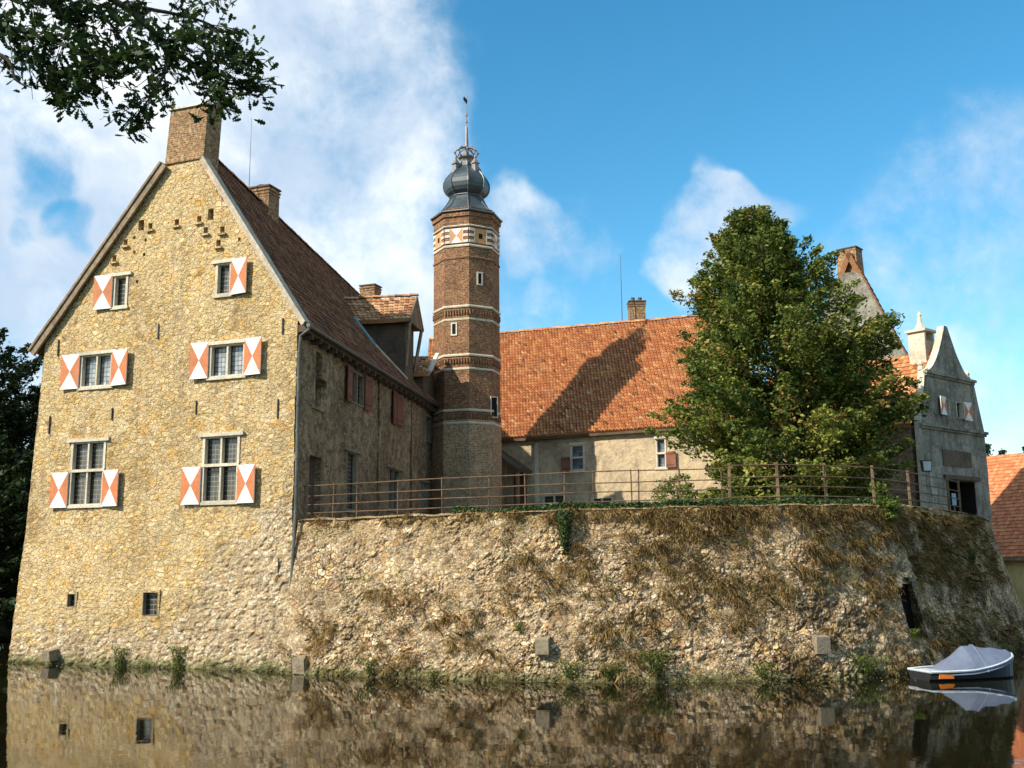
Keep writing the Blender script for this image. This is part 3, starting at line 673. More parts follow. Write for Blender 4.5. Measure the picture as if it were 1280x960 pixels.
# gutter, eave plate, downpipe
m = MB(); gp = [W.p(s, 11.14-.0015*s, .46) for s in np.linspace(-.3, 20.0, 14)]; m.tube(gp, .07, 8); m.build('gutter', M['zinc'], house)
m = MB(); m.pbox(W, -.05, 22.5, 10.98, 11.22, .02, .32); 
for s in np.arange(.4, 22, .8): m.pbox(W, s, s+.13, 10.82, 10.98, .02, .36)
m.build('eave_timber', M['eavewood'], house)
def gp_(px, py, o): u, z = G.uz(px, py, o); return G.p(u, z, o)
dp = [W.p(-.2, 11.1, .46), gp_(385, 413, .2), gp_(376, 420, .12), gp_(374, 440, .10), gp_(369.5, 640, .12), gp_(363, 740, .26), gp_(357.5, 836, .44)]
m = MB(); m.tube(dp, .055, 8)
for i in range(7): q = dp[3].lerp(dp[4], i/6); m.tube([q-V((0,0,.03)), q+V((0,0,.03))], .075, 8)
m.build('downpipe', M['zinc'], house)
# courtyard side: openings
sw = [(5.55, 7.2, 9.45, 10.75), (11.9, 12.9, 9.45, 10.75), (17.4, 18.3, 9.3, 10.5), (5.2, 6.5, 5.3, 7.55), (10.9, 12.6, 5.6, 7.4), (16.4, 17.8, 5.8, 7.2)]
nich = [(1.75, 2.35, 8.75, 10.7), (1.35, 2.5, 4.7, 7.0), (2.35, 2.9, 9.5, 9.8)]
def sdisp(p, u, z): return .03*noise.noise(p*.9) + (stones(p, 2.6, 9)-.6)*.03
wall_grid('side_wall', W, -.06, 22.6, 3.9, lambda u: 11.25, .14, sw+nich, M['side'], house, sdisp, None, .3)
for h in sw[:1]: w = window(W, house, h, 2, None, 'glass', lintel=False, mat='dressdark')
shutter(W, w, sw[0][0], -1, .75, 9.4, 10.8, 6, [M['brownpaint'], M['brownpaint']], False); shutter(W, w, sw[0][1], 1, .75, 9.4, 10.8, 6, [M['brownpaint'], M['brownpaint']], False)
w = window(W, house, sw[1], 1, None, 'glass', lintel=False); shutter(W, w, sw[1][0]-.05, -1, .7, 9.35, 10.85, 4, [M['brownpaint']]*2, False); 
shutter(W, w, sw[1][1]+.02, -1, 1.0, 9.4, 10.8, 0, [M['brownpaint']]*2, False)
w = window(W, house, sw[2], 1, None, 'glass', lintel=True, mat='dressdark'); shutter(W, w, sw[2][1], 1, .7, 9.25, 10.55, 10, [M['brownpaint']]*2, False)
window(W, house, sw[3], 1, None, 'glass', lint_w=.35, mat='dressdark'); window(W, house, sw[4], 2, None, 'glassblue', lint_w=.4, mat='dressdark'); window(W, house, sw[5], 2, None, 'glassblue', lint_w=.2, mat='dressdark')
m = MB()
for h in nich[:2]: m = MB(); m.face([W.p(h[0]-.1, h[2]-.1, -.25), W.p(h[1]+.1, h[2]-.1, -.25), W.p(h[1]+.1, h[3]+.1, -.25), W.p(h[0]-.1, h[3]+.1, -.25)]); m.build('niche_back', M['eavewood'], house)
m = MB(); m.face([W.p(2.3, 9.45, -.25), W.p(3, 9.45, -.25), W.p(3, 9.85, -.25), W.p(2.3, 9.85, -.25)])
m.build('niche_back', M['eavewood'], house)
for q_ in ((1.3, 2.8, 8.62, 8.74, -.02, .08), (9.3, 9.5, 4.5, 10.9, .01, .06), (14.6, 14.75, 4.5, 10.9, .02, .06)): m = MB(); m.pbox(W, *q_); m.build('wall_ledge', M['side'], house)
# hoist dormer
dm = MB(); s0, s1, sc = 13.25, 14.75, 14.0
def D(s, z, o): return W.p(s, z, o)
zr, zf = 15.75, 14.45
dm.face([D(s0, 11.4, .05), D(s1, 11.4, .05), D(s1, zf, .05), D(sc, zr-.1, .05), D(s0, zf, .05)], [(0,0)]*5)
dm.face([D(s0, 15.0, -2.6), D(s0, 11.5, .05), D(s0, zf, .05), D(s0, zf, -2.6)][:4], [(0,0)]*4); dm.face([D(s1, 11.5, .05), D(s1, 15, -2.6), D(s1, zf, -2.6), D(s1, zf, .05)], [(0,0)]*4)
dr = dm.build('dormer', M['eavewood'], house)
pantiles('dormer_roof', D(12.75, zf-.05, -2.3), D(12.75, zf-.05, .4), D(sc, zr, -3.4), D(sc, zr, .4), M['tiledormer'], dr, .23, .28, sag=.02)
pantiles('dormer_roof', D(15.1, zf-.05, -2.3), D(15.1, zf-.05, .4), D(sc, zr, -3.4), D(sc, zr, .4), M['tiledormer'], dr, .23, .28, sag=.02)
ridge_tiles('ridge_tiles', D(sc, zr+.06, -3.2), D(sc, zr+.06, .42), M['tiledormer'], dr, .11)
m = MB()
m.bar(D(s0, 12.3, .1), D(s0-.3, zf-.1, .36), .12, .12); m.bar(D(s1, 12.3, .1), D(s1+.3, zf-.1, .36), .12, .12); m.bar(D(12.8, zf-.08, .34), D(15.2, zf-.08, .34), .12, .12)
m.bar(D(12.78, zf-.1, .41), D(sc, zr-.02, .41), .16, .05, W.n); m.bar(D(15.22, zf-.1, .41), D(sc, zr-.02, .41), .16, .05, W.n)
m.face([D(12.85, zf-.08, .36), D(15.15, zf-.08, .36), D(sc, zr-.08, .36)], [(0,0)]*3)
m.build('bracket', M['wood'], dr)
m = MB(); m.tube([W.p(9.9, 13.9, -1.35), W.p(9.9+.6, 12.75, -.55)], .05, 6); m.build('roof_pipe', M['bluepipe'], house)
m = MB(); m.tube([W.p(10.5, 12.75, -.55), W.p(13.0, 11.65, .22)], .05, 6); m.build('roof_flashing', M['pale'], house)
m = MB(); q = aty(311, 238, 42); q2 = aty(314.5, 147, 42); m.tube([q-V((0,0,1)), q2], [.03, .012], 6); m.build('lightning_rod', M['zinc'], house)
# small saddle roof between the main roof and the stair tower
sm = MB(); sm.pbox(W, 15.9, 18.2, 11.3, 12.6, -1.6, .25); lk = sm.build('link_dormer', M['eavewood'], house)
pantiles('link_roof', W.p(15.5, 12.35, -1.4), W.p(15.5, 12.35, .62), W.p(17.1, 13.5, -2.1), W.p(17.1, 13.5, .62), M['tiledormer'], lk, .22, .26, sag=.01)
pantiles('link_roof', W.p(18.7, 12.35, -1.4), W.p(18.7, 12.35, .3), W.p(17.1, 13.5, -2.1), W.p(17.1, 13.5, .3), M['tiledormer'], lk, .22, .26, sag=.01)
m = MB(); m.bar(W.p(15.5, 12.42, .66), W.p(17.1, 13.6, .66), .12, .18, W.n); m.build('link_flashing', M['pale'], lk)

# ================================================================== STAIR TOWER
TC = V((-2.33, 52.0, 0)); TR = 1.72; ROT = R(6.4)
tower = thing('stair_tower', 'slender octagonal brick stair tower with pale bands and a dark onion dome with open crown', 'tower', (TC.x, TC.y, 4.6))
def zc(py): return aty(583, py, 52).z
def zf_(py): return aty(586, py, 50.3).z
zb = zf_(524)
mb = MB(); mb.lathe(TC, [(TR+.07, 4.3), (TR+.05, zb)], 8, ROT); mb.build('tower_base', M['brickbase'], tower)
mb = MB(); mb.lathe(TC, [(TR, zb), (TR, zf_(306))], 8, ROT); mb.lathe(TC, [(TR-.02, zf_(306)), (TR-.02, zf_(280))], 8, ROT, False); mb.build('shaft', M['brick'], tower)
def ring(name, z, h, g, mat): m = MB(); m.lathe(TC, [(TR-.1, z-h/2), (TR+g*.7, z-h/2), (TR+g, z), (TR+g*.7, z+h/2), (TR-.1, z+h/2)], 8, ROT, False); return m.build(name, M[mat], tower)
for py, h, g in [(382, .12, .07), (398, .11, .035), (443, .12, .07), (460, .11, .035), (512, .12, .07), (528, .12, .09), (321, .10, .06), (306, .12, .06), (281, .08, .08)]:
    ring('band', zf_(py), h, g, 'dress' if py not in (321,) else 'brick')
FP_ = []
for k in range(8):
    a0, a1 = ROT+2*math.pi*k/8, ROT+2*math.pi*(k+1)/8
    A_ = V((TC.x+TR*math.sin(a0), TC.y-TR*math.cos(a0), 0)); B_ = V((TC.x+TR*math.sin(a1), TC.y-TR*math.cos(a1), 0))
    FP_.append((Plane(A_[:2], (B_-A_)[:2]), (B_-A_).length))
m = MB()
for P_, L in FP_:
    for py in (390, 451, 520):
        z = zf_(py); n_ = 9
        for i in range(n_): m.pbox(P_, L*(i+.15)/n_, L*(i+.6)/n_, z-.10, z+.16, 0, .07)
m.build('dentil_course', M['brick'], tower)
zt, zu = zf_(304), zf_(283)
for k, (P_, L) in enumerate(FP_):
    m = MB(); a, b = L*.25, L*.75; mid = (a+b)/2
    m.pbox(P_, a, b, zt+.06, zu-.05, -.02, .03, 1)
    if k % 2:
        c = P_.p(mid, (zt+zu)/2, .036); z0_, z1_ = zt+.07, zu-.06
        m.face([P_.p(a+.02, z0_, .036), P_.p(b-.02, z0_, .036), c]); m.face([P_.p(b-.02, z1_, .036), P_.p(a+.02, z1_, .036), c])
        lbl = 'panel painted with a white hourglass'
    else:
        m.pbox(P_, mid-.11, mid+.11, (zt+zu)/2-.13, (zt+zu)/2+.14, .0, .036, 2); lbl = 'ochre panel with a small dark opening'
    o = m.build('painted_panel', [M['white'], M['orangepanel'], M['dark']], tower); o['label'] = lbl
    m = MB(); q0 = zt+.06; hh = (zu-.05-q0)/5
    for a, b in ((.02, .22), (.78, .98)):
        m = MB()
        for i in range(5):
            m.pbox(P_, L*a, L*b, q0+hh*i+.01, q0+hh*(i+1)-.01, -.01, .05 if i % 2 == 0 else .03, 0 if i % 2 == 0 else 1)
        a2, b2 = (.225, .25) if a < .5 else (.75, .775); m.pbox(P_, L*a2, L*b2, q0, zu-.05, -.01, .045, 0)
        m.build('quoin', [M['pale'], M['brick']], tower)
mb = MB(); zs_ = [zf_(281)+.04]; h_ = zc(273)-zs_[0]
mb.lathe(TC, [(TR+.0, zs_[0]), (TR+.04, zs_[0]+h_*.18), (TR-.0, zs_[0]+h_*.2), (TR+.02, zs_[0]+h_*.5), (TR+.10, zs_[0]+h_*.52), (TR+.12, zs_[0]+h_*.72), (TR+.04, zs_[0]+h_*.74), (TR+.06, zs_[0]+h_*1.05)], 8, ROT); mb.build('cornice', M['brick'], tower)
prof = [(1.80, zc(277.5)), (1.90, zc(275.5)), (1.62, zc(271)), (1.36, zc(266)), (1.14, zc(260)), (.97, zc(254)), (.87, zc(249)), (.86, zc(247.5)), (.93, zc(247)), (1.08, zc(244)), (1.18, zc(240)), (1.22, zc(235)), (1.20, zc(230)), (1.10, zc(225)), (.95, zc(220.5)), (.76, zc(216)), (.58, zc(212.5)), (.44, zc(209.5)), (.40, zc(205))]
mb = MB(); mb.lathe(TC, prof, 8, ROT); dome = mb.build('onion_dome', M['slate'], tower)
m = MB()
for k in range(8):
    a = ROT+2*math.pi*k/8; m.tube([(TC.x+(r+.01)*math.sin(a), TC.y-(r+.01)*math.cos(a), z) for r, z in prof[1:]], .035, 6)
for r_, z_ in ((.87, zc(248.5)), (1.86, zc(276))):
    m.tube([(TC.x+(r_+.02)*math.sin(ROT+2*math.pi*k/8), TC.y-(r_+.02)*math.cos(ROT+2*math.pi*k/8), z_) for k in range(9)], .045, 6)
m.build('lead_roll', M['slateribs'], dome)
for k in range(4):
    a = ROT+math.pi/2*k+R(35); p = V((TC.x+.72*math.sin(a), TC.y-.72*math.cos(a), 0)); m = MB()
    z_ = zc(219); m.box((p.x, p.y, z_+.18), (.26, .26, .5), 0, -a); m.lathe(p, [(.26, z_+.42), (.24, z_+.46), (.10, z_+.66), (.02, z_+.78)], 4, a+math.pi/4)
    m.lathe(p, [(.01, z_+.74), (.05, z_+.80), (.05, z_+.86), (.01, z_+.92)], 8); m.build('lucarne', [M['crown']], dome)
m = MB(); m.lathe(TC, [(.36, zc(206)), (.30, zc(203)), (.34, zc(200)), (.46, zc(198.5)), (.48, zc(196.5)), (.34, zc(195.5)), (.15, zc(194)), (.09, zc(184))], 8, ROT)
for k in range(8):
    a = ROT+2*math.pi*k/8; s_, c_ = math.sin(a), -math.cos(a)
    arc = [(TC.x+r*s_, TC.y+r*c_, z) for r, z in ((.46, zc(198)), (.56, zc(195)), (.61, zc(191.5)), (.54, zc(188.5)), (.36, zc(186.5)), (.14, zc(185)), (.07, zc(183)))]
    m.tube(arc, .04, 5); m.lathe((TC.x+.63*s_, TC.y+.63*c_, 0), [(.01, zc(193)), (.07, zc(191.5)), (.01, zc(189.5))], 6); m.lathe((TC.x+.40*s_, TC.y+.40*c_, 0), [(.01, zc(187.5)), (.06, zc(186)), (.01, zc(184.5))], 6)
m.build('open_crown', M['crown'], dome)
m = MB(); m.lathe(TC, [(.11, zc(187)), (.10, zc(180)), (.07, zc(160)), (.03, zc(157)), (.03, zc(154)), (.06, zc(153)), (.06, zc(151.5)), (.02, zc(150)), (.02, zc(146)), (.055, zc(145)), (.055, zc(142.5)), (.015, zc(141)), (.012, zc(120))], 8); sp = m.build('spire', M['crown'], dome)
m = MB(); q = V((TC.x, TC.y, zc(126))); t_ = V((.8, .6, 0)); m.hexa([q-t_*.22+V((0,0,.02)), q+t_*.02-V((0,0,.2)), q+t_*.02-V((0,0,.2))+V((.015,-.02,0)), q-t_*.22+V((.015,-.02,.02)), q-t_*.18+V((0,0,.2)), q+t_*.05+V((0,0,.04)), q+t_*.05+V((.015,-.02,.04)), q-t_*.18+V((.015,-.02,.2))]); m.build('weather_vane', M['iron'], dome)
# small tower openings, set as framed slits
def slit(k, px0, px1, py0, py1, fr=.07, mat='pale'):
    P_, L = FP_[k]; h = R2(P_, px0, py0, px1, py1); m = MB(); o = .05
    m.pbox(P_, h[0]-fr, h[0], h[2]-fr, h[3]+fr, -.02, o); m.pbox(P_, h[1], h[1]+fr, h[2]-fr, h[3]+fr, -.02, o); m.pbox(P_, h[0], h[1], h[3], h[3]+fr, -.02, o); m.pbox(P_, h[0], h[1], h[2]-fr, h[2], -.02, o)
    w = m.build('window', M[mat], tower)
    m = MB(); m.face([P_.p(h[0], h[2], .006), P_.p(h[1], h[2], .006), P_.p(h[1], h[3], .006), P_.p(h[0], h[3], .006)], [(0,0),(h[1]-h[0],0),(h[1]-h[0],h[3]-h[2]),(0,h[3]-h[2])]); m.build('pane', M['glass'] if px1-px0 > 8 else M['dark'], w)
slit(0, 597.5, 601.5, 342, 355); slit(7, 565.5, 570, 405, 418); slit(0, 614, 621, 497, 521, .05, 'dress'); slit(1, 621.5, 625.5, 563, 584, .05, 'dress'); slit(7, 560, 577, 603, 625, .07, 'dress')

# ================================================================== BACK WING
back = thing('courtyard_wing', 'long low wing with bright orange pantile roof across the courtyard behind the tower', 'building', (4.5, 56, 4.6))
E0 = V((-.56, 56.54, 0)); ed = V((8.72, -4.57, 0)).normalized(); B = Plane((E0 - V((ed.y, -ed.x, 0))*.35)[:2], ed[:2])
bw1 = R2(B, 713, 556, 731, 588); bw2 = R2(B, 820, 548, 833, 585); bb1 = R2(B, 679, 619, 707, 633); bb2 = R2(B, 739, 622, 766, 634); bd = (B.uz(640, 600)[0], B.uz(658, 600)[0], 4.7, B.uz(650, 592)[1])
wall_grid('wall', B, -5.5, 14, 4.2, lambda u: 10.15, .16, [bw1, bw2, bb1, bb2, bd], M['backwall'], back, lambda p, u, z: .03*noise.noise(p*.9)+(stones(p, 2.2, 5)-.6)*.02, None, .3)
w = window(B, back, bw1, 1, .5, 'glassblue', frame=.10, lint_w=.05); shutter(B, w, bw1[0], -1, .5, bw1[2], (bw1[2]+bw1[3])/2+.05, 8, [M['brownpaint']]*2, False)
w = window(B, back, bw2, 1, .5, 'glassblue', frame=.08, lint_w=.05); shutter(B, w, bw2[1], 1, .55, bw2[2], (bw2[2]+bw2[3])/2+.05, 8, [M['brownpaint']]*2, False)
window(B, back, bb1, 2, None, 'glass', frame=.06, lintel=False); window(B, back, bb2, 2, None, 'glass', frame=.06, lintel=False)
m = MB(); m.pbox(B, bd[0], bd[1], bd[2], bd[3], -.28, -.2); m.build('door', M['brownpaint'], back)
m = MB(); a_, z_a = B.uz(627, 558); b_, z_b = B.uz(665, 592); m.hexa([B.p(a_-.5, z_a, 1.6), B.p(b_, z_b, 1.6), B.p(b_, z_b, 0), B.p(a_-.5, z_a, 0), B.p(a_-.5, z_a+.16, 1.6), B.p(b_, z_b+.16, 1.6), B.p(b_, z_b+.16, 0), B.p(a_-.5, z_a+.16, 0)]); pr = m.build('porch_roof', M['eavewood'], back)
m = MB(); m.pbox(B, b_-.2, b_-.05, 4.5, z_b, 1.4, 1.55); m.pbox(B, b_-.9, b_-.8, 4.5, z_b+.3, 1.4, 1.5); m.build('porch_post', M['wood'], pr)
m = MB(); u_, _ = B.uz(671, 580); m.pbox(B, u_-.1, u_+.12, 4.5, 9.7, -.05, .06); m.build('quoin_strip', M['dress'], back)
be0 = E0-ed*5.4; be1 = E0+ed*14.2; be0.z = be1.z = 10.05
br0 = V((-.63, 63.62, 17.60))-ed*5.4+V((0,0,.12)); br1 = V((10.44, 57.23, 16.98)) + ed*1.6 - V((0,0,.05))
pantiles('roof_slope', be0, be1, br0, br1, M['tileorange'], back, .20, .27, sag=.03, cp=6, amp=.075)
ridge_tiles('ridge_tiles', br0+V((0,0,.04)), br1+V((0,0,.04)), M['tileorange'], back, .14, .32)
bn = B.n; rr0 = br0 - bn*6.5; rr1 = br1 - bn*6.5; rr0.z = rr1.z = 10
m = MB(); m.hexa([rr0, rr1, rr1-V((0,0,.1)), rr0-V((0,0,.1)), br0, br1, br1-V((0,0,.1)), br0-V((0,0,.1))]); m.build('rear_slope', M['tileorange'], back)
m = MB(); m.face([B.p(14, 4.2), zz(rr1, 4.2), zz(rr1, 10), br1-V((0,0,.2)), B.p(14, 10.1)], [(0,0)]*5); m.face([zz(rr1, 4.2), zz(rr0, 4.2), zz(rr0, 10), zz(rr1, 10)], [(0,0)]*4); m.build('end_wall', M['greywall'], back)
m = MB(); m.pbox(B, -5.4, 14, 9.86, 10.06, .02, .3); m.build('eave_timber', M['eavewood'], back)
q = aty(796, 395, 60.5); chimney('chimney', (q.x, q.y), .95, .85, 15.8, aty(796, 379, 60.5).z, math.atan2(ed.y, ed.x)+.5, back, pots=2)
m = MB(); q0 = aty(778, 412, 59.5); q1 = aty(775.5, 318, 59.5); m.tube([q0, q1], [.035, .012], 6); m.build('lightning_rod', M['zinc'], back)

# ================================================================== TALL HOUSE BEHIND THE LINDEN
HP = Plane((17.0, 56.0), (.89, -.456))
tall = thing('rear_gable_house', 'grey gabled house with tall chimney mostly hidden behind the leafy courtyard tree', 'house', (17, 58, 4.6))
ua, za = HP.uz(1077, 345); ub, zb_ = HP.uz(1137, 452); sl = (zb_-za)/(ub-ua); uc, zch = HP.uz(1062, 345)
uR = ub+.25
def htop(u): return min(za + sl*(u-ua), za - sl*(u-(2*uc-ua)), za+.3) if True else 0
wall_grid('wall', HP, 2*uc-uR, uR, 4.3, htop, .3, [], M['greywall'], tall, lambda p, u, z: .04*noise.noise(p), None)
zr_ = za+sl*(uc-ua)
for sg in (1, -1):
    uu = uc+sg*(uR-uc+.1); ze_ = za+sl*(uc+(uR-uc+.1)-ua)
    pantiles('roof_slope', HP.p(uu, ze_, -.06), HP.p(uu, ze_, -3.5), HP.p(uc, zr_, -.06), HP.p(uc, zr_, -3.5), M['tilebrown'], tall, .3, .35)
m = MB()
for sg in (1, -1):
    uu = uc+sg*(uR-uc); ze_ = htop(uR); m.face([HP.p(uu, 4.3, 0), HP.p(uu, 4.3, -3.5), HP.p(uu, ze_, -3.5), HP.p(uu, ze_, 0)], [(0,0)]*4)
m.face([HP.p(2*uc-uR, 4.3, -3.5), HP.p(uR, 4.3, -3.5), HP.p(uR, htop(uR), -3.5), HP.p(uc, zr_, -3.5), HP.p(2*uc-uR, htop(uR), -3.5)], [(0,0)]*5)
m.build('rear_wall', M['greywall'], tall)
cq_ = HP.p(uc-.05, 0, -.85); zct = HP.uz(1060, 308)[1]; chimney('chimney', (cq_.x, cq_.y), 1.25, 1.0, zr_-2.2, zct, math.atan2(-.456, .89)-.25, tall, 'chimbrick', corb=False, taper=.86)

# ================================================================== GATEHOUSE
H = Plane((17.31, 43.0), (.766, .643))
gate = thing('gatehouse', 'narrow grey gatehouse with curved gable, finial top and dark passage at the terrace end', 'gatehouse', (19.5, 45, 4.6))
def gtop2(u):
    v = u if u < 2.78 else 5.56-u
    if v < .62: return 9.0+2.25*max(v+.05, 0)/.67
    if v < .82: return 11.35
    if v < 2.62: return 11.35+2.15*((v-.82)/1.8)**1.75
    return 13.55
hs_ = [R2(H, 1181, 499, 1186, 519), R2(H, 1195, 503, 1203, 523), (1.8, 4.3, 4.3, 6.65)]
US = sorted(set([round(x, 3) for x in np.arange(-.02, 5.60, .16)]+[.62, .82, 2.62, 2.94, 4.74, 4.94, 5.6]))
wall_grid('wall', H, -.02, 5.60, 3.0, gtop2, .09, hs_, M['greywall'], gate, lambda p, u, z: .02*noise.noise(p*1.2), None, .45)
m = MB(); rim = [(-.02, 3.0)]+[(u, gtop2(u)) for u in US]+[(5.6, 3.0)]
for (a, za_), (b, zb2) in zip(rim[:-1], rim[1:]): m.face([H.p(a, za_, 0), H.p(b, zb2, 0), H.p(b, zb2, -.32), H.p(a, za_, -.32)], [(0,0),(1,0),(1,1),(0,1)])
rb_ = [(u, z) for u, z in rim if z > 8.9]; m.face([H.p(u, z, -.32) for u, z in reversed(rb_)], [(0,0)]*len(rb_)); m.build('gable_rim', M['dress'], gate)
m = MB()
for (u0, u1, z) in ((-.12, 5.72, 8.95), (.55, 5.0, 11.28)): m.pbox(H, u0, u1, z-.10, z+.02, -.05, .14); m.pbox(H, u0+.05, u1-.05, z-.2, z-.1, -.05, .07)
m.build('string_course', M['greywall'], gate)
for u, z in ((.7, 11.35), (4.86, 11.35), (.02, 9.1), (5.5, 9.1)):
    q = H.p(u, 0, -.22); m = MB(); m.lathe(q, [(.14, z), (.14, z+.12), (.08, z+.16), (.13, z+.26), (.10, z+.36), (.02, z+.46)], 8); m.build('finial', M['dress'], gate)
q = H.p(2.7, 0, -1.15); cz = 13.42; m = MB(); rzh = math.atan2(H.t.y, H.t.x)
for dx in (-.36, .36): m.box(q+V((math.cos(rzh)*dx, math.sin(rzh)*dx, cz-.22)), (.14, .8, .42), 0, rzh)
m.box(q+V((0,0,cz-1.5)), (.86, .8, 2.15), 0, rzh); m.box(q+V((0,0,cz+.05)), (1.08, 1.0, .11), 0, rzh)
m.lathe(q, [(.34, cz+.115), (.22, cz+.25), (.12, cz+.5), (.08, cz+.78), (.10, cz+.82), (.08, cz+.90), (.02, cz+1.0)], 8, rzh); m.build('chimney', M['dress'], gate)
w = window(H, gate, hs_[0], 1, None, 'glass', frame=.04, lintel=False); shutter(H, w, hs_[0][0], -1, .62, hs_[0][2]-.03, hs_[0][3]+.06, 6)
w = window(H, gate, hs_[1], 1, None, 'glass', frame=.04, lintel=False); shutter(H, w, hs_[1][1], 1, .62, hs_[1][2]-.06, hs_[1][3]+.03, 6)
m = MB(); m.pbox(H, 1.5, 4.6, 6.68, 6.86, -.1, .12); m.pbox(H, 1.55, 4.1, 7.25, 7.95, -.1, .03); m.build('lintel', M['eavewood'], gate)
m = MB(); m.face([H.p(1.6, 4.2, -2.4), H.p(4.5, 4.2, -2.4), H.p(4.5, 7, -2.4), H.p(1.6, 7, -2.4)], [(0,0)]*4); m.pbox(H, 1.803, 1.84, 4.3, 6.6, -2.4, -.03); m.pbox(H, 4.26, 4.297, 4.3, 6.6, -2.4, -.03); m.pbox(H, 1.84, 4.26, 6.6, 6.647, -2.4, -.03); m.build('passage', M['dark'], gate)  # near-black lining puts the shade of the passage into its colour
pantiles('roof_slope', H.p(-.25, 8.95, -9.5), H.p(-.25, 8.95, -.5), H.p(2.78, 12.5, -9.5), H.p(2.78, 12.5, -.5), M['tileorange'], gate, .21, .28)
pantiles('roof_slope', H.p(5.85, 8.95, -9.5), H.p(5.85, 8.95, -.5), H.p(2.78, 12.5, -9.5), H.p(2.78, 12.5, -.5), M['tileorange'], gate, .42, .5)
m = MB(); m.pbox(H, .03, 5.55, 3.0, 8.9, -9.3, -2.5); m.pbox(H, .03, 1.7, 3.0, 8.9, -2.45, -.52); m.pbox(H, 4.4, 5.55, 3.0, 8.9, -2.45, -.52); m.pbox(H, 1.75, 4.35, 6.75, 8.88, -2.45, -.52); m.build('body', M['side'], gate)

# ================================================================== FARM BUILDING, far right
_k = aty(1250, 697, 63)
K = Plane((_k.x, 63.0), (.446, -.895))
farm = thing('farm_building', 'yellow walled farm building with plain orange roof beyond the moat at the right', 'building', (31, 58, 0))
zev = K.uz(1258, 697, .4)[1]; zrg = K.uz(1258, 569, -5.5)[1]
wall_grid('wall', K, -14, 16, -.8, lambda u: zev+.15, .5, [(3.3, 4.3, .9, 2.3), (-1.2, -.4, .9, 2.2)], M['yellow'], farm, None, None, .25)
window(K, farm, (3.3, 4.3, .9, 2.3), 2, .5, 'glass'); window(K, farm, (-1.2, -.4, .9, 2.2), 1, .5, 'glass')
pantiles('roof_slope', K.p(-14.3, zev, .45), K.p(16.3, zev, .45), K.p(-14.3, zrg, -5.5), K.p(16.3, zrg, -5.5), M['tilefarm'], farm, .25, .30)
pantiles('roof_slope', K.p(-14.3, zev, -11.4), K.p(16.3, zev, -11.4), K.p(-14.3, zrg, -5.5), K.p(16.3, zrg, -5.5), M['tilefarm'], farm, .6, .7)
m = MB(); m.face([K.p(16, -.8, 0), K.p(16, -.8, -11), K.p(16, zev, -11), K.p(16, zrg-.2, -5.5), K.p(16, zev, 0)], [(0,0)]*5); m.face([K.p(-14, -.8, -11), K.p(-14, -.8, 0), K.p(-14, zev, 0), K.p(-14, zrg-.2, -5.5), K.p(-14, zev, -11)], [(0,0)]*5); m.face([K.p(16, -.8, -11), K.p(-14, -.8, -11), K.p(-14, zev, -11), K.p(16, zev, -11)], [(0,0)]*4); m.build('rear_wall', M['yellow'], farm)
m = MB(); m.pbox(K, -14, 16, zev-.18, zev+.0, .02, .5); m.build('eave_board', M['wood'], farm)

# ================================================================== TERRACE
bpx = [(357,841),(430,845),(500,848),(600,851),(700,853),(850,853),(1000,851),(1060,849),(1100,846.5),(1132,844),(1160,841)]
bp_ = [atz(x, y, 0) for x, y in bpx] + [V(p+(0,)) for p in ((14.1, 33.3), (15.9, 35.9), (18.0, 38.2), (19.6, 40.4), (21.3, 43.3), (22.75, 47.3), (23.3, 53), (22, 60))]
bp_[0] = V((-7.3, 32.75, 0))
def catmull(P, n=12):
    out = []
    for i in range(len(P)-1):
        p0, p1, p2, p3 = P[max(i-1, 0)], P[i], P[i+1], P[min(i+2, len(P)-1)]
        for k in range(n):
            t = k/n; out.append(.5*((2*p1)+(-p0+p2)*t+(2*p0-5*p1+4*p2-p3)*t*t+(-p0+3*p1-3*p2+p3)*t**3))
    return out+[P[-1]]
cp_ = catmull(bp_); al = [0]
for a, b in zip(cp_[:-1], cp_[1:]): al.append(al[-1]+(b-a).length)
LT = al[-1]; axs = np.array([p.x for p in cp_]); ays = np.array([p.y for p in cp_]); ala = np.array(al)
def path(u):
    p = V((float(np.interp(u, ala, axs)), float(np.interp(u, ala, ays)), 0)); e = .25
    d = V((float(np.interp(u+e, ala, axs)-np.interp(u-e, ala, axs)), float(np.interp(u+e, ala, ays)-np.interp(u-e, ala, ays)), 0)).normalized()
    return p, V((d.y, -d.x, 0))     # outward normal
CMI = CM.transposed()
def proj(p): q = CMI @ (V(p)-CAMP); return 640-F*q.x/q.z, 480+F*q.y/q.z
tpx = [(357,651),(450,647),(550,643),(640,640),(700,637),(860,633),(1000,630),(1100,631),(1160,634),(1205,640),(1240,648)]
def batter(u): p, n = path(u); x = proj(p)[0]; return .85 if x < 1000 else min(1.25, .85+(x-1000)/500)
uu_ = np.linspace(0, LT, 200); tz = []
for u in uu_:
    p, n = path(u); q = p - n*batter(u); x, y = proj(V((q.x, q.y, 4.8)))
    yt = float(np.interp(x, [a for a, b in tpx], [b for a, b in tpx])); z = aty(x, yt, q.y).z if q.y < 42 else 4.9
    tz.append(min(5.1, max(4.5, z)))
tz = np.convolve(np.pad(tz, 3, 'edge'), np.ones(7)/7, 'valid')
def ztopT(u): return float(np.interp(u, uu_, tz)) + .05*noise.noise(V((u*.9, 0, 0))) + .03*noise.noise(V((u*3, 3, 0)))
def tpos(u, z): p, n = path(u); f = max(z, -.1)/4.8; q = p - n*batter(u)*f; q.z = z; return q
def u_at(px, z=1.0): us = np.linspace(0, LT*.75, 500); return float(us[int(np.argmin([abs(proj(tpos(u, z))[0]-px) for u in us]))])
class TP: pass
TPp = TP(); TPp.n = V((.05, -.997, 0))
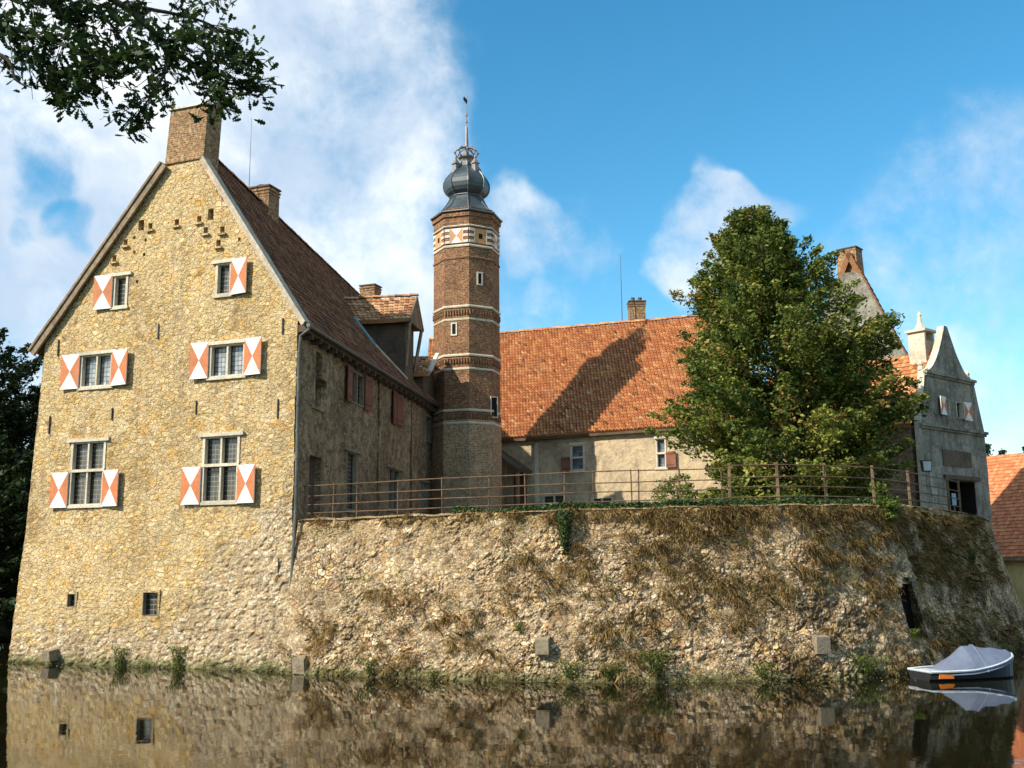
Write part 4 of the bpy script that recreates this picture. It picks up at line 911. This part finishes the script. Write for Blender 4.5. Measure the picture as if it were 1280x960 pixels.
wallT = thing('terrace_wall', 'rough rubble retaining wall of the courtyard terrace overgrown with dry grass above the water', 'wall', (3, 30, 0))
un0, un1 = u_at(1132, 1.6), u_at(1153, 1.6); zn = [aty(1140, yy, tpos((un0+un1)/2, 1.5).y).z for yy in (800, 730)]
def tdisp(p, u, z):
    s = stones(p, 2.5, 1); s2 = stones(p, 6.5, 4); zone = .5+.5*noise.noise(p*.6)
    sm = max(0., min(1., .5+2.2*noise.noise(p*.9+V((7,3,1))))); d = (s-.55)*.12*(1-zone*.5)*(1-.6*sm) + (s2-.55)*.06*(1-.75*sm) + .16*noise.noise(p*.7) + .05*noise.noise(p*2.5)
    if z < .35: d += .10*(1-max(z, 0)/.35)*(.5+noise.noise(V((u*1.7, 0, 9))))
    return d*min(1, .35+u*.5) 
uend = LT
wt = wall_grid('wall_face', TPp, 0, uend, -.4, ztopT, .06, [(un0, un1, zn[0], zn[1])], M['rubble'], wallT, tdisp, tpos, .9)
m = MB(); a, b = tpos(un0-.2, zn[0]), tpos(un1+.2, zn[0]); bk = V((0, .88, 0))
m.face([zz(a, zn[0]-.1)+bk, zz(b, zn[0]-.1)+bk, zz(b, zn[1]+.1)+bk, zz(a, zn[1]+.1)+bk]); m.build('niche', M['dark'], wallT)
m = MB()   # arch ring stones over the niche
for i in range(7):
    t = math.pi*(i+.5)/7; uc2 = (un0+un1)/2; rr = (un1-un0)/2+.08; q = tpos(uc2+rr*math.cos(t), zn[1]-.1+rr*.6*math.sin(t)); m.box(q-V((0,.05,0)), (.22, .3, .14), 0, random.uniform(-.1,.1))
m.build('arch_stone', M['dressdark'], wallT)
m = MB()   # capping strip
us = np.linspace(0, LT, 260)
for a, b in zip(us[:-1], us[1:]):
    pa, na = path(a); pb, nb = path(b); ta, tb_ = tpos(a, ztopT(a)), tpos(b, ztopT(b))
    ja, jb = .05*noise.noise(V((a*2, 1, 1))), .05*noise.noise(V((b*2, 1, 1)))
    m.face([ta+na*(.06+ja)-V((0,0,.03)), tb_+nb*(.06+jb)-V((0,0,.03)), tb_-nb*.28+V((0,0,.05+jb)), ta-na*.28+V((0,0,.05+ja))]); m.face([ta-na*.28+V((0,0,.05+ja)), tb_-nb*.28+V((0,0,.05+jb)), zz(tb_-nb*.9, 4.60), zz(ta-na*.9, 4.60)])
m.build('wall_top', M['rubble'], wallT)
for px, py, wd, ht, ou in [(372, 832, .42, .5, .30), (677, 808, .38, .45, .28), (1030, 806, .42, .5, .25)]:
    u = u_at(px, .9); p, n = path(u); q0_ = tpos(u, 1.0); PP = Plane(q0_[:2], (-n.y, n.x)); corbel(PP, px, py, wd, ht, ou, .05, wallT)
m = MB(); pts = [tpos(u, 0)-path(u)[1]*1.3 for u in np.linspace(.0, LT, 60)]
poly = [zz(p, 4.58) for p in pts] + [V((18, 70, 4.58)), V((-14, 72, 4.58)), V((-14, 45, 4.58)), V((-9.5, 36.5, 4.58))]
m.face(poly, [(0,0)]*len(poly)); tag(m.build('courtyard_ground', M['gravel']), 'gravel courtyard behind the terrace wall', 'ground', kind='structure')

# dry grass on the wall: nobody could count it
rng = np.random.default_rng(11)
def blades(name, org, nor, L, tone, mat, nb, spread=.12, wdt=.009, grav=.7, up=.0):
    n = len(org)*nb; O = np.repeat(org, nb, 0); N = np.repeat(nor, nb, 0); LL = np.repeat(L, nb)*(.5+rng.random(n)*.8); TT = np.repeat(tone, nb)+rng.normal(size=n)*.16
    O = O + rng.normal(size=(n,3))*spread*np.array([1,.25,.55]); d = N*.6+rng.normal(size=(n,3))*.55; d[:,2] += up; d /= np.linalg.norm(d, axis=1)[:,None]
    side = np.cross(d, np.array([0,0,1.])+rng.normal(size=(n,3))*.3); side /= np.linalg.norm(side, axis=1)[:,None]
    mid = O + d*LL[:,None]*.5; tip = O + d*LL[:,None]*.85; tip[:,2] -= LL*grav*.6; mid[:,2] -= LL*grav*.08
    w_ = (wdt*(.6+.8*rng.random(n)))[:,None]; vs = np.stack([O-side*w_, O+side*w_, mid+side*w_*.8, tip, mid-side*w_*.8], 1)
    me = bpy.data.meshes.new(name); me.vertices.add(n*5); me.vertices.foreach_set('co', vs.reshape(-1).astype(np.float32))
    me.loops.add(n*5); me.loops.foreach_set('vertex_index', np.arange(n*5, dtype=np.int32)); me.polygons.add(n)
    me.polygons.foreach_set('loop_start', np.arange(0, n*5, 5, dtype=np.int32)); me.polygons.foreach_set('loop_total', np.full(n, 5, dtype=np.int32))
    a = me.attributes.new('tone', 'FLOAT', 'POINT'); a.data.foreach_set('value', np.repeat(np.clip(TT, 0, 1), 5).astype(np.float32)); me.materials.append(mat); me.update(calc_edges=True); me.validate()
    return link(name, me)
org, nor, Ls, tn = [], [], [], []
umax = u_at(1235, 3); tries = 0
while len(org) < 1700 and tries < 60000:
    tries += 1; u = rng.random()*umax*1.05; z = .15+rng.random()*4.7; p = tpos(u, z); x, y = proj(p)
    zt_ = ztopT(u); f = noise.noise(V((u*.42, z*.75, 4)))+.5*noise.noise(V((u*1.3, z*2.2, 8)))
    want = .06 + f*.42 + .38*max(0, (z-zt_+.8)) + (.03 if x > 560 else -.06) + (.22 if x > 780 and z > 2.4 else 0)
    if un0-.25 < u < un1+.25 and 1 < z < 3.9: continue
    # the bare pale zones
    if (x < 620 and z > 2.6): want -= .25
    if 450 < x < 600 and .8 < z < 2.8: want += .15
    if z > zt_-.22 and x > 480: want += .5
    if z > zt_: continue
    if rng.random() < want:
        pp, n = path(u); org.append(np.array(p+n*.05)); nor.append(np.array(n)); Ls.append(.09+rng.random()**2*.26); tn.append(.48+.35*noise.noise(V((u*.8, z, 2)))+rng.normal()*.15)
tag(blades('dry_grass', np.array(org), np.array(nor), np.array(Ls), np.array(tn), M['straw'], 46, spread=.10, wdt=.005), 'tufts of dry golden brown grass hanging over the rubble terrace wall', 'dry grass', kind='stuff')
# small green weeds among it
wp = []
for i in range(900):
    u = rng.random()*umax; z = .2+rng.random()**1.3*4.2; f = noise.noise(V((u*.6, z, 14)))+.5*noise.noise(V((u*2.2, z*2.5, 3)))
    if f < .22: continue
    p, n = path(u); c_ = tpos(u, z)+n*.06
    for j in range(26): wp.append(np.array(c_)+rng.normal(size=3)*np.array([.10,.04,.08]))
wl = leaf_cloud('wall_weeds', np.array(wp), .03+.04*rng.random(len(wp)), np.clip(rng.normal(.5,.25,len(wp)),0,1), M['leafgreen'], None, rng, .4, aspect=.6)
tag(wl, 'small green weeds scattered between the stones of the terrace wall', 'weeds', kind='stuff')
# ivy and low green along the wall top
lp, lsz, lt = [], [], []
for i in range(9000):
    x = rng.choice([rng.uniform(560, 905), rng.uniform(905, 1130)], p=[.72, .28]); u = 0
    k = rng.random(); lp.append((x, k))
ul = np.linspace(0, umax, 400); xs_ = np.array([proj(tpos(u, 4.8))[0] for u in ul])
pos_ = []
for x, k in lp:
    u = float(np.interp(x, xs_, ul)); p = tpos(u, ztopT(u)); n = path(u)[1]; hgt = max(.02, .16+.28*noise.noise(V((u*.8, 5, 5))))
    pos_.append(np.array(p - n*(.05+.75*k)) + np.array([0,0,rng.random()*hgt+.02]))
leafy = leaf_cloud('ivy', np.array(pos_), .05+.06*rng.random(len(pos_)), np.clip(rng.normal(.5, .25, len(pos_)), 0, 1), M['ivy'], None, rng, .6, aspect=.8)
tag(leafy, 'low dark green ivy creeping along the top of the terrace wall', 'ivy', kind='stuff')

# waterside and wall plants
def plant_mesh(seed, n, hgt, rad, mat, ls):
    r = np.random.default_rng(seed); th = r.random(n)*6.28; hh = r.random(n)**.8; rr = rad*np.sqrt(r.random(n))*(.35+hh)
    P0 = np.stack([rr*np.cos(th), rr*np.sin(th)*.6, hh*hgt], 1); o = leaf_cloud('waterside_plant', P0, ls*(.5+r.random(n)), r.random(n), mat, None, r, .3, aspect=.35, direc=np.stack([np.cos(th)*.4, np.sin(th)*.4, np.ones(n)], 1)); return o
def place_plant(px, py, o, lab, sc, first, outw=.1, cat='plant', grp='green plants rooted at the waterline'):
    if not first: o2 = o.copy(); COL.objects.link(o2)
    else: o2 = o
    if px < 355: u, z = G.uz(px, py, .4); q = G.p(u, z, .42)
    else:
        zg = aty(px, py, 30.6).z; u = u_at(px, max(zg, .05)); q = tpos(u, max(zg, 0)) + path(u)[1]*outw; q.z = aty(px, py, q.y).z
    o2.location = q; o2.scale = (sc*(1.15 if px % 2 else .9), sc, sc); o2.rotation_euler = (0, 0, 0 if px < 355 else (px % 7)*.15); tag(o2, lab, cat, grp)
pa = plant_mesh(1, 420, .75, .26, M['leafgreen'], .09); pb = plant_mesh(2, 520, .55, .42, M['leafgreen'], .08)
spots = [(150, 838, pa, 'tall green weed at the house foot below the small left cellar window', 1.0), (222, 839, pa, 'tall green weed at the house foot below the larger cellar window', 1.05), (184, 838, pb, 'low green weed at the house foot between two taller weeds', .5),
 (465, 843, pb, 'bright green plant at the waterline below the long dry grass patch', .9), (545, 848, pb, 'small green plant at the waterline left of the ledge stones', .55), (715, 848, pb, 'green plant at the waterline just right of the middle stone block', .9),
 (765, 848, pb, 'bushy yellow green plant at the waterline right of the middle stone block', .75), (822, 845, pb, 'widest green plant growing on the lower terrace wall', 1.25), (952, 846, pb, 'green plant at the waterline left of the right stone block', .7), (1085, 842, pb, 'green plant at the waterline between right stone block and niche', .9), (1140, 800, pb, 'yellow green plant at the foot of the dark niche', .6), (650, 790, pb, 'small green plant on the wall left of the middle stone block', .5), (368, 838, pa, 'slim weed climbing beside the foot of the downpipe', .6)]
seen = set()
for px, py, o, lab, sc in spots: place_plant(px, py, o, lab, sc, id(o) not in seen); seen.add(id(o))
iv = plant_mesh(5, 900, 1.3, .3, M['ivy'], .11); iv.name = 'wall_ivy'; iv.data.name = 'wall_ivy'; place_plant(706, 694, iv, 'hanging green ivy plant on the upper middle of the terrace wall', 1, True, .12, 'ivy', None); del iv['label']; iv['label'] = 'upright green ivy clump clinging to the upper middle of the terrace wall'
iv2 = iv.copy(); COL.objects.link(iv2); place_plant(1212, 712, iv2, 'green leafy plant on the shaded right end of the terrace wall', .55, True, .12, 'plant', None); iv2.name = 'wall_plant'

# ================================================================== RAILINGS
def fence(name, lab, cat, pxs, zh, hts, pr, rr, pm, rm, px0, px1, square=False):
    root = thing(name, lab, cat, zz(tpos(u_at((px0+px1)/2, 4.8), 4.7), 4.6))
    xo_ = [proj(zz(tpos(u, ztopT(u)) - path(u)[1]*.30, 5.2))[0] for u in ul]
    def at(px, h): u = float(np.interp(px, xo_, ul)); p = tpos(u, ztopT(u)) - path(u)[1]*.30; p.z = float(np.interp(u, uu_, tz))+h; return p
    for x in pxs:
        a, b = at(x, -.25), at(x, zh); m = MB(); j = V((random.uniform(-.03,.03), random.uniform(-.02,.02), 0))
        if square: m.bar(a, b+j, pr*2, pr*2, V((0,1,0)))
        else: m.tube([a, (a+b)/2+j*.5, b+j], pr, 7)
        m.build('post', pm, root)
    for h in hts:
        m = MB(); m.tube([at(x, h+.006*math.sin(x*.03+h*9)) + path(float(np.interp(x, xs_, ul)))[1]*pr for x in np.linspace(px0, px1, int((px1-px0)/14)+2)], rr, 6); m.build('rail', rm, root)
    return root
fence('iron_railing', 'rusty iron railing with thin rails along the left part of the terrace edge', 'railing', [381,416,446,497,553,611,657,705,742,790,798,850,903], 1.17, [.22,.50,.78,1.12],         .022, .017, M['rail'], M['rail'], 373, 905)
fence('post_fence', 'weathered post and rail fence in front of the leafy courtyard tree', 'fence', [912,973,1033,1093,1138,1187,1206], 1.28, [.25,.55,.85,1.2], .036, .02, M['postwood'], M['rail'], 905, 1215, True)

# lamp post, sign
def topat(px, back):
    xo_ = [proj(zz(tpos(u, ztopT(u)) - path(u)[1]*back, 5.2))[0] for u in ul]; u = float(np.interp(px, xo_, ul)); p = tpos(u, ztopT(u)) - path(u)[1]*back; p.z = 4.6; return p
q = topat(1167, .55); lamp = thing('lamp_post', 'slim pale lamp post with angled floodlight head beside the gatehouse', 'lamp post', q)
zt2 = aty(1164, 578, q.y).z
m = MB(); m.tube([q-V((0,0,.1)), V((q.x-.04, q.y, zt2))], .045, 8); m.build('post', M['signwhite'], lamp)
m = MB(); c = V((q.x-.18, q.y-.05, zt2-.15)); m.hexa([c+V(p) for p in ((-.16,-.12,-.2),(.14,-.12,-.2),(.14,.05,-.2),(-.16,.05,-.2),(-.22,-.2,.2),(.14,-.2,.2),(.14,.05,.24),(-.22,.05,.24))]); hd = m.build('lamp_head', M['iron'], lamp)
m = MB(); m.face([c+V(p) for p in ((-.14,-.135,-.17),(.12,-.135,-.17),(.12,-.205,.17),(-.19,-.205,.17))]); m.build('lamp_glass', M['lamp_glass'], hd)
m = MB(); m.box((q.x+.03, q.y-.08, aty(1167, 615, q.y).z), (.2, .12, .26)); m.build('junction_box', M['signwhite'], lamp)
q = topat(1194, .5); m = MB(); zq = aty(1194, 624, q.y).z; m.box((q.x, q.y, zq), (.22, .03, .46), 0, .5); sgn = thing('notice_board', 'small pale blue notice board on a post before the gatehouse passage', 'sign', q); m.build('board', M['blue'], sgn)
m = MB(); m.tube([q, V((q.x, q.y+.03, zq+.2))], .03, 6); m.build('post', M['wood'], sgn)

# ================================================================== BOAT
bc = atz(1203, 846, 0); bc.y = 30.0; bc.x = (1201-640)/1280*30.0-.36
boat = thing('rowing_boat', 'small dark boat moored under a grey blue cover', 'boat', (bc.x, bc.y, 0))
ba = R(14); bd_ = V((math.cos(ba), math.sin(ba), 0)); bs = V((math.sin(ba), -math.cos(ba), 0)); BLn = 3.0
def bq(s, w, z): q = bc + bd_*((s-.5)*BLn) + bs*w; q.z = z; return q
ss = np.linspace(0, 1, 17)
hw = lambda s: .50+.16*math.sin(math.pi*min(1, s*1.3))-0 if s < .55 else (.50+.16*math.sin(math.pi*min(1, .55*1.3)))*math.sqrt(max(0, 1-((s-.55)/.452)**2.2))
gz = lambda s: .24+.06*s+.32*max(0, s-.4)**1.6/.44
m = MB(); rings = []
for s in ss:
    w_ = hw(s); g = gz(s); rings.append([bq(s, -w_, g), bq(s, -w_*.92, .05), bq(s, -w_*.55, -.13), bq(s, 0, -.18+.1*s), bq(s, w_*.55, -.13), bq(s, w_*.92, .05), bq(s, w_, g)])
for a, b in zip(rings[:-1], rings[1:]):
    for k in range(6): m.face([a[k], a[k+1], b[k+1], b[k]])
m.face(rings[0][::-1]); m.build('hull', M['hull'], boat)
m = MB()
for sg in (-1, 1): m.tube([bq(s, sg*(hw(s)+.01), gz(s)+.01) for s in ss], .035, 6)
m.tube([bq(0, -.5, .25), bq(0, .5, .25)], .035, 6); m.build('gunwale', M['rubrail'], boat)
m = MB(); m.face([bq(.01, -.48, .235), bq(.01, .48, .235), bq(.3, .62, .25), bq(.3, -.62, .25)]); m.build('deck', M['rubrail'], boat)
m = MB(); rz_ = lambda s: np.interp(s, [.2, .3, .47, .6, .95, 1.0], [.30, .50, .88, .86, .74, .66])
st_ = np.linspace(.2, 1.01, 28); rows = []
for s in st_:
    w_ = hw(min(s, .999))+.035; g = gz(s); zr2 = float(rz_(s)); row = []
    for k in range(13):
        t = -1+2*k/12; sag = .02*math.sin(s*26+2*abs(t))*(1-abs(t))*.6*(1 if s < .93 else .2); e = (1-abs(t)**1.5); z = g-.04+(zr2-g+.04)*e + sag + .02*noise.noise(V((s*9, t*3, 1)))
        row.append(bq(s, w_*t if abs(t) < 1 else w_*t, z if abs(t) < 1 else g-.09))
    rows.append(row)
for a, b in zip(rows[:-1], rows[1:]):
    for k in range(12): m.face([a[k], a[k+1], b[k+1], b[k]])
m.face(rows[0][::-1]); m.build('cover', M['tarp'], boat, True)
m = MB(); m.tube([bq(.58, .6*t, float(rz_(.58))-.02+.06*(1-abs(t))-(float(rz_(.58))-gz(.58))*abs(t)**1.5) for t in np.linspace(-1.1, 1.1, 14)], .03, 6); m.build('cover_seam', M['tarp'], boat)
m = MB(); m.hexa([bq(.08, .545, .07), bq(.22, .60, .07), bq(.22, .57, .07), bq(.08, .5, .07), bq(.08, .565, .2), bq(.22, .625, .2), bq(.22, .58, .2), bq(.08, .52, .2)]); m.build('reflector', M['orangeplate'], boat)

wp = []
for i in range(420):
    u = rng.random()*umax*.75; p, n = path(u); q = p + n*(.12+abs(rng.normal())*.5); wp.append((q.x, q.y, .012))
for i in range(160):
    u = -rng.random()*11; q = G.p(u, .012, .5+abs(rng.normal())*.4); wp.append(tuple(q))
fl_ = leaf_cloud('floating_leaves', np.array(wp), .03+.05*rng.random(len(wp)), np.clip(rng.normal(.6,.25,len(wp)),0,1), M['straw'], None, rng, 6.0, aspect=.7)
tag(fl_, 'fallen leaves and specks floating on the water along the walls', 'floating leaves', kind='stuff')
# ================================================================== GROUND, WATER
def tcoord(a, b, n): return [a+(b-a)*i/n for i in range(n+1)]
gx = [-1500,-700,-350,-180,-110]+tcoord(-80, 80, 80)+[110,180,350,700,1500]
gy = [-1500,-700,-300,-120,-60]+tcoord(-30, 110, 70)+[140,200,380,700,1500]
m = MB()
def gh(x, y):
    d = math.sqrt(((x-3)/34)**2+((y-45)/33.5)**2); t = min(1, max(0, (d-.97)/.09)); t = t*t*(3-2*t)
    return -1.6+t*(2.9+.3*noise.noise(V((x*.1, y*.1, 0))))
gi = {}
for i, x in enumerate(gx):
    for j, y in enumerate(gy): gi[i, j] = len(m.v); m.v.append((x, y, gh(x, y)))
for i in range(len(gx)-1):
    for j in range(len(gy)-1): m.f.append((gi[i,j], gi[i+1,j], gi[i+1,j+1], gi[i,j+1])); m.mi.append(0); m.uv.append([(0,0)]*4)
tag(m.build('ground', M['ground'], None, True), 'grassy ground around the moat', 'ground', kind='structure')
m = MB(); m.face([(-42, 5, 0), (48, 5, 0), (48, 86, 0), (-42, 86, 0)]); tag(m.build('water', M['water']), 'still dark moat water reflecting the walls', 'water', kind='structure')

# ================================================================== TREES
tb_ = aty(985, 640, 38.5)
prof = [(.04, 2.2), (.12, 3.6), (.2, 4.3), (.32, 4.7), (.45, 4.7), (.58, 4.3), (.7, 3.6), (.8, 2.7), (.9, 1.7), (.97, .8), (1.0, .2)]
broadleaf('courtyard_tree', 'large dense broadleaf tree with pointed crown standing behind the fence in the courtyard', 'tree', (tb_.x+.6, 38.8, 4.6), 12.5, prof, 5, 800, 190, .17, M['leaf'], M['bark'], lean=(-1.35, 0), trunk_r=.28, droop=.06)
def bush(name, lab, px, d, hgt, rad, seed, mat='leaf', z0=4.6, n=60):
    q = aty(px, 640, d); return broadleaf(name, lab, 'shrub', (q.x, d, z0), hgt, [(.1, rad*.6), (.4, rad), (.75, rad*.8), (1, rad*.25)], seed, n, 60, .10, M[mat], M['bark'], trunk_r=.05)
bush('shrub', 'low leafy shrub at the left foot of the courtyard tree', 850, 33.0, 1.35, .95, 21)
bush('shrub', 'bright green shrub behind the fence under the right side of the courtyard tree', 1100, 32.3, .8, .6, 22, 'leafgreen', n=30)
big = [(.08, 2.5), (.2, 5.0), (.45, 6.2), (.7, 5.2), (.88, 3.2), (1, .8)]
def bg(nm, lab, x, y, H_, seed, mat='leafdark', sc=1, n=300, pr=None): return broadleaf(nm, lab, 'tree', (x, y, 1.0), H_, pr or [(h, r*sc) for h, r in big], seed, n, 110, .30, M[mat], M['barkdark'], trunk_r=.35, group='trees beyond the moat')
bg('background_tree', 'dark tree with a loose crown at the left edge behind the stone house', -32.0, 60, 18.0, 31, sc=1.0)
t2 = bg('background_tree', 'shorter dark tree close behind the left corner of the stone house', -27.8, 62, 13.5, 32, sc=.9)
low = [(.0, 3.5), (.3, 4.5), (.7, 3.5), (1, 1)]
bg('dark_thicket', 'dark thicket hanging over the moat at the left edge below the trees', -23.8, 47.5, 6.5, 33, n=220, pr=[(h, r*.8) for h, r in low])
bg('dark_thicket', 'dark thicket behind the first one near the left corner of the stone house', -27, 53, 9, 38, n=260, pr=low)
bg('background_tree', 'green tree top between gatehouse and the orange farm roof', 38.5, 84, 11.5, 34, 'leafoak', .8)
bg('background_tree', 'green tree top above the orange farm roof at the right edge', 44, 84, 11.8, 35, 'leafoak', .8)
bg('background_tree', 'unseen dark tree added outside the left edge to shade the bank trees', -42, 44, 17, 36)  # out of view, added to keep the left background trees in shade
copy_thing(t2, (-40, 52, 1), 1.1, 1.3, 'unseen dark tree added outside the left edge behind the nearer one')  # second unseen tree, added for shade on the left bank

# overhanging oak, rooted on the near bank left of the view
rnd = random.Random(4); rng = np.random.default_rng(4)
oak = thing('oak_tree', 'oak tree whose dark leafy branches hang into the top left corner of the sky', 'tree', (-7.5, 6.5, 1.3))
m = MB(); m.tube([(-7.5, 6.5, .8), (-7.45, 6.5, 3), (-7.3, 6.6, 6), (-7.0, 6.8, 9), (-6.8, 7, 12)], [.42, .34, .30, .24, .12], 10); m.build('trunk', M['barkdark'], oak, True)
br = [  # (px, py, depth) polylines
 [(-330, -260, 7.5), (-120, -110, 8.2), (40, -50, 8.8), (150, 5, 9.2), (205, 52, 9.3), (250, 85, 9.4), (290, 105, 9.5), (325, 112, 9.6)],
 [(150, 5, 9.2), (230, 20, 9.4), (270, 35, 9.6), (292, 60, 9.7)], [(40, -50, 8.8), (130, -40, 9.4), (220, -25, 9.8), (275, -8, 10)],
 [(205, 52, 9.3), (208, 85, 9.1), (190, 118, 9.0), (170, 145, 8.9)], [(250, 85, 9.4), (262, 108, 9.3), (275, 122, 9.2)], [(205, 52, 9.3), (240, 50, 9.2), (275, 70, 9.3), (318, 75, 9.4)],
 [(-120, -110, 8.2), (-50, -20, 8.3), (0, 30, 8.4), (35, 70, 8.5), (62, 100, 8.5), (92, 125, 8.5)], [(0, 30, 8.4), (45, 45, 8.4), (90, 60, 8.5), (130, 78, 8.6), (158, 72, 8.6)],
 [(40, -50, 8.8), (75, 10, 8.9), (105, 48, 8.9), (120, 85, 8.8)], [(-20, 60, 8.2), (10, 75, 8.2), (20, 100, 8.2), (40, 110, 8.2)], [(90, -20, 9), (130, 20, 9), (160, 60, 9), (172, 68, 9)], [(62, 100, 8.5), (85, 92, 8.5), (100, 100, 8.5)], [(-60, -60, 8.6), (20, -10, 8.7), (60, 5, 8.7), (100, 20, 8.8)]]
m = MB(); LP, LD, LS_ = [], [], []
for bi, b in enumerate(br):
    pts = [aty(x, y, d) for x, y, d in b]
    if bi == 0: pts = [V((-7.1, 6.7, 8.2)), V((-6.4, 7.2, 8.9))]+pts
    pts = catmull(pts, 4); n_ = len(pts); rb = .06 if bi == 0 else .022
    m.tube(pts, [max(.004, rb*(1-i/n_)**.8) for i in range(n_)], 6)
    for i, p in enumerate(pts):
        if bi == 9 and i > 3: continue
        if proj(p)[0] < -60 and bi == 0: continue
        for t in range(3 if bi not in (9,) else 1):
            dirn = (pts[min(i+1, n_-1)]-pts[max(i-1, 0)]).normalized()*.5 + V((rnd.gauss(0, .5), rnd.gauss(0, .6), rnd.gauss(-.12, .5)))
            e = p + dirn.normalized()*rnd.uniform(.12, .42)*(1.2 if i < n_*.7 else .6); m.tube([p, (p+e)/2+V((0,0,.02)), e], [.006, .004, .002], 4, False)
            for c in range(rnd.randint(5, 9)):
                f = rnd.uniform(.25, 1.05); q = p.lerp(e, f) + V((rnd.gauss(0, .04), rnd.gauss(0, .05), rnd.gauss(0, .04))); LP.append(q); dd = (e-p).normalized()+V((rnd.gauss(0, .7), rnd.gauss(0, .7), rnd.gauss(0, .6))); LD.append(dd); LS_.append(rnd.uniform(.08, .125))
m.build('branch', M['barkdark'], oak, True)
leaf_cloud('foliage', np.array([tuple(p) for p in LP]), np.array(LS_), np.clip(rng.normal(.4, .25, len(LP)), 0, 1), M['leafoak'], oak, rng, .2, 'oak', direc=np.array([tuple(d) for d in LD]))

# ================================================================== SUN, SKY
EL, AZ = R(37), R(32.5)
ld = V((math.cos(EL)*math.cos(AZ), math.cos(EL)*math.sin(AZ), -math.sin(EL)))
sd = bpy.data.lights.new('sun', 'SUN'); so = bpy.data.objects.new('sun', sd); COL.objects.link(so); so.rotation_euler = ld.to_track_quat('-Z', 'Y').to_euler(); so.location = (-30, -20, 40)
sd.energy = 5.0; sd.angle = R(.5); sd.color = (1, .92, .78)
wd = bpy.data.worlds.new('World'); S.world = wd; wd.use_nodes = True; T = wd.node_tree; T.nodes.clear()
class WN(NT):
    def __init__(s): s.t = T
k = WN(); out = k.n('ShaderNodeOutputWorld'); bgN = k.n('ShaderNodeBackground'); k.l(bgN.outputs[0], out.inputs[0])
sky = k.n('ShaderNodeTexSky', sky_type='NISHITA'); sky.sun_disc = False; sky.sun_elevation = EL
sky.sun_rotation = math.atan2(-ld.x, -ld.y); sky.air_density = 1.0; sky.dust_density = .4; sky.ozone_density = 2.5
tc = k.n('ShaderNodeTexCoord'); dirv0 = tc.outputs['Generated']; nrm_ = k.n('ShaderNodeVectorMath', operation='NORMALIZE'); k.l(k.warp(k.warp(dirv0, 5, .13), 17, .06), nrm_.inputs[0]); dirv = nrm_.outputs[0]
def blob(px, py, rpx, s, soft=.9):
    d = ray(px, py).normalized(); q = k.n('ShaderNodeVectorMath', operation='DOT_PRODUCT'); k.l(dirv, q.inputs[0]); q.inputs[1].default_value = d
    a = math.cos(rpx/1280.); return k.gray(q.outputs['Value'], math.cos(rpx*(1+soft)/1280.), math.cos(rpx*(1-soft*.6)/1280.), 0, s)
tot = None
for b in [(90,150,280,1.0),(20,110,150,.9),(200,60,170,.9),(0,400,120,.8),(330,60,150,.8),(420,120,110,.9),(455,200,90,.9),(440,320,110,.85),(500,310,60,.5),(300,330,160,.6),(60,400,120,.9),(490,60,50,.5),(20,330,60,.6),(655,275,45,.55),(720,290,40,.45),(750,320,30,.35),(680,370,35,.4),(860,320,40,.7),(900,285,35,.7),(935,300,30,.5),(1200,260,90,.42),(1240,300,80,.42),(1150,300,60,.3),(1100,350,60,.4),(1240,470,80,.55),(1180,400,80,.38),(1500,60,30,.28),(600,400,70,.35),(250,500,200,.5),(-80,300,200,.6)]:
    v_ = blob(*b); tot = v_ if tot is None else k.math('MAXIMUM', tot, v_)
for b in [(70,285,16,.5),(30,250,22,.45),(20,300,10,.4),(25,225,30,.15),(30,150,40,.15)]: tot = k.math('SUBTRACT', tot, blob(*b))
n1 = k.noise(k.warp(dirv0, 6, .05), 7.5, 9, .62); n2 = k.noise(dirv0, 26, 7, .65)
cl = k.math('ADD', k.math('MULTIPLY', tot, .95), k.math('MULTIPLY', k.math('SUBTRACT', n1.outputs[0], .5), 1.3)); cl = k.math('ADD', cl, k.math('MULTIPLY', k.math('SUBTRACT', n2.outputs[0], .5), .8))
sx = k.n('ShaderNodeSeparateXYZ'); k.l(dirv0, sx.inputs[0])
mask = k.gray(cl, .12, 1.05, 0, .93); mask = k.math('MULTIPLY', mask, k.gray(tot, .0, .6))
fill_cloud = k.math('MULTIPLY', k.gray(sx.outputs[1], .62, .25, 0, .38), k.gray(n1.outputs[0], .36, .5)); mask = k.math('MAXIMUM', mask, fill_cloud)  # cloud cover added outside the view to whiten the fill light
hsv = k.n('ShaderNodeHueSaturation'); hsv.inputs['Hue'].default_value = .482; hsv.inputs['Saturation'].default_value = 1.32; hsv.inputs['Value'].default_value = 1.5; k.l(sky.outputs[0], hsv.inputs['Color'])
shade = k.gray(k.noise(k.warp(dirv, 4, .08), 5, 5, .55).outputs[0], .35, .62)
ccol = k.mix(shade, (4.6, 5.6, 6.9), (8.6, 8.8, 8.8))
k.l(k.mix(mask, hsv.outputs[0], ccol), bgN.inputs[0]); bgN.inputs[1].default_value = .10

S.render.engine = 'CYCLES'; S.view_settings.view_transform = 'Standard'; S.view_settings.look = 'None'; S.view_settings.exposure = 0.45; S.view_settings.gamma = 1
S.render.resolution_x = 1024; S.render.resolution_y = 768
S.cycles.max_bounces = 6; S.cycles.transparent_max_bounces = 4; S.cycles.caustics_reflective = False; S.cycles.caustics_refractive = False
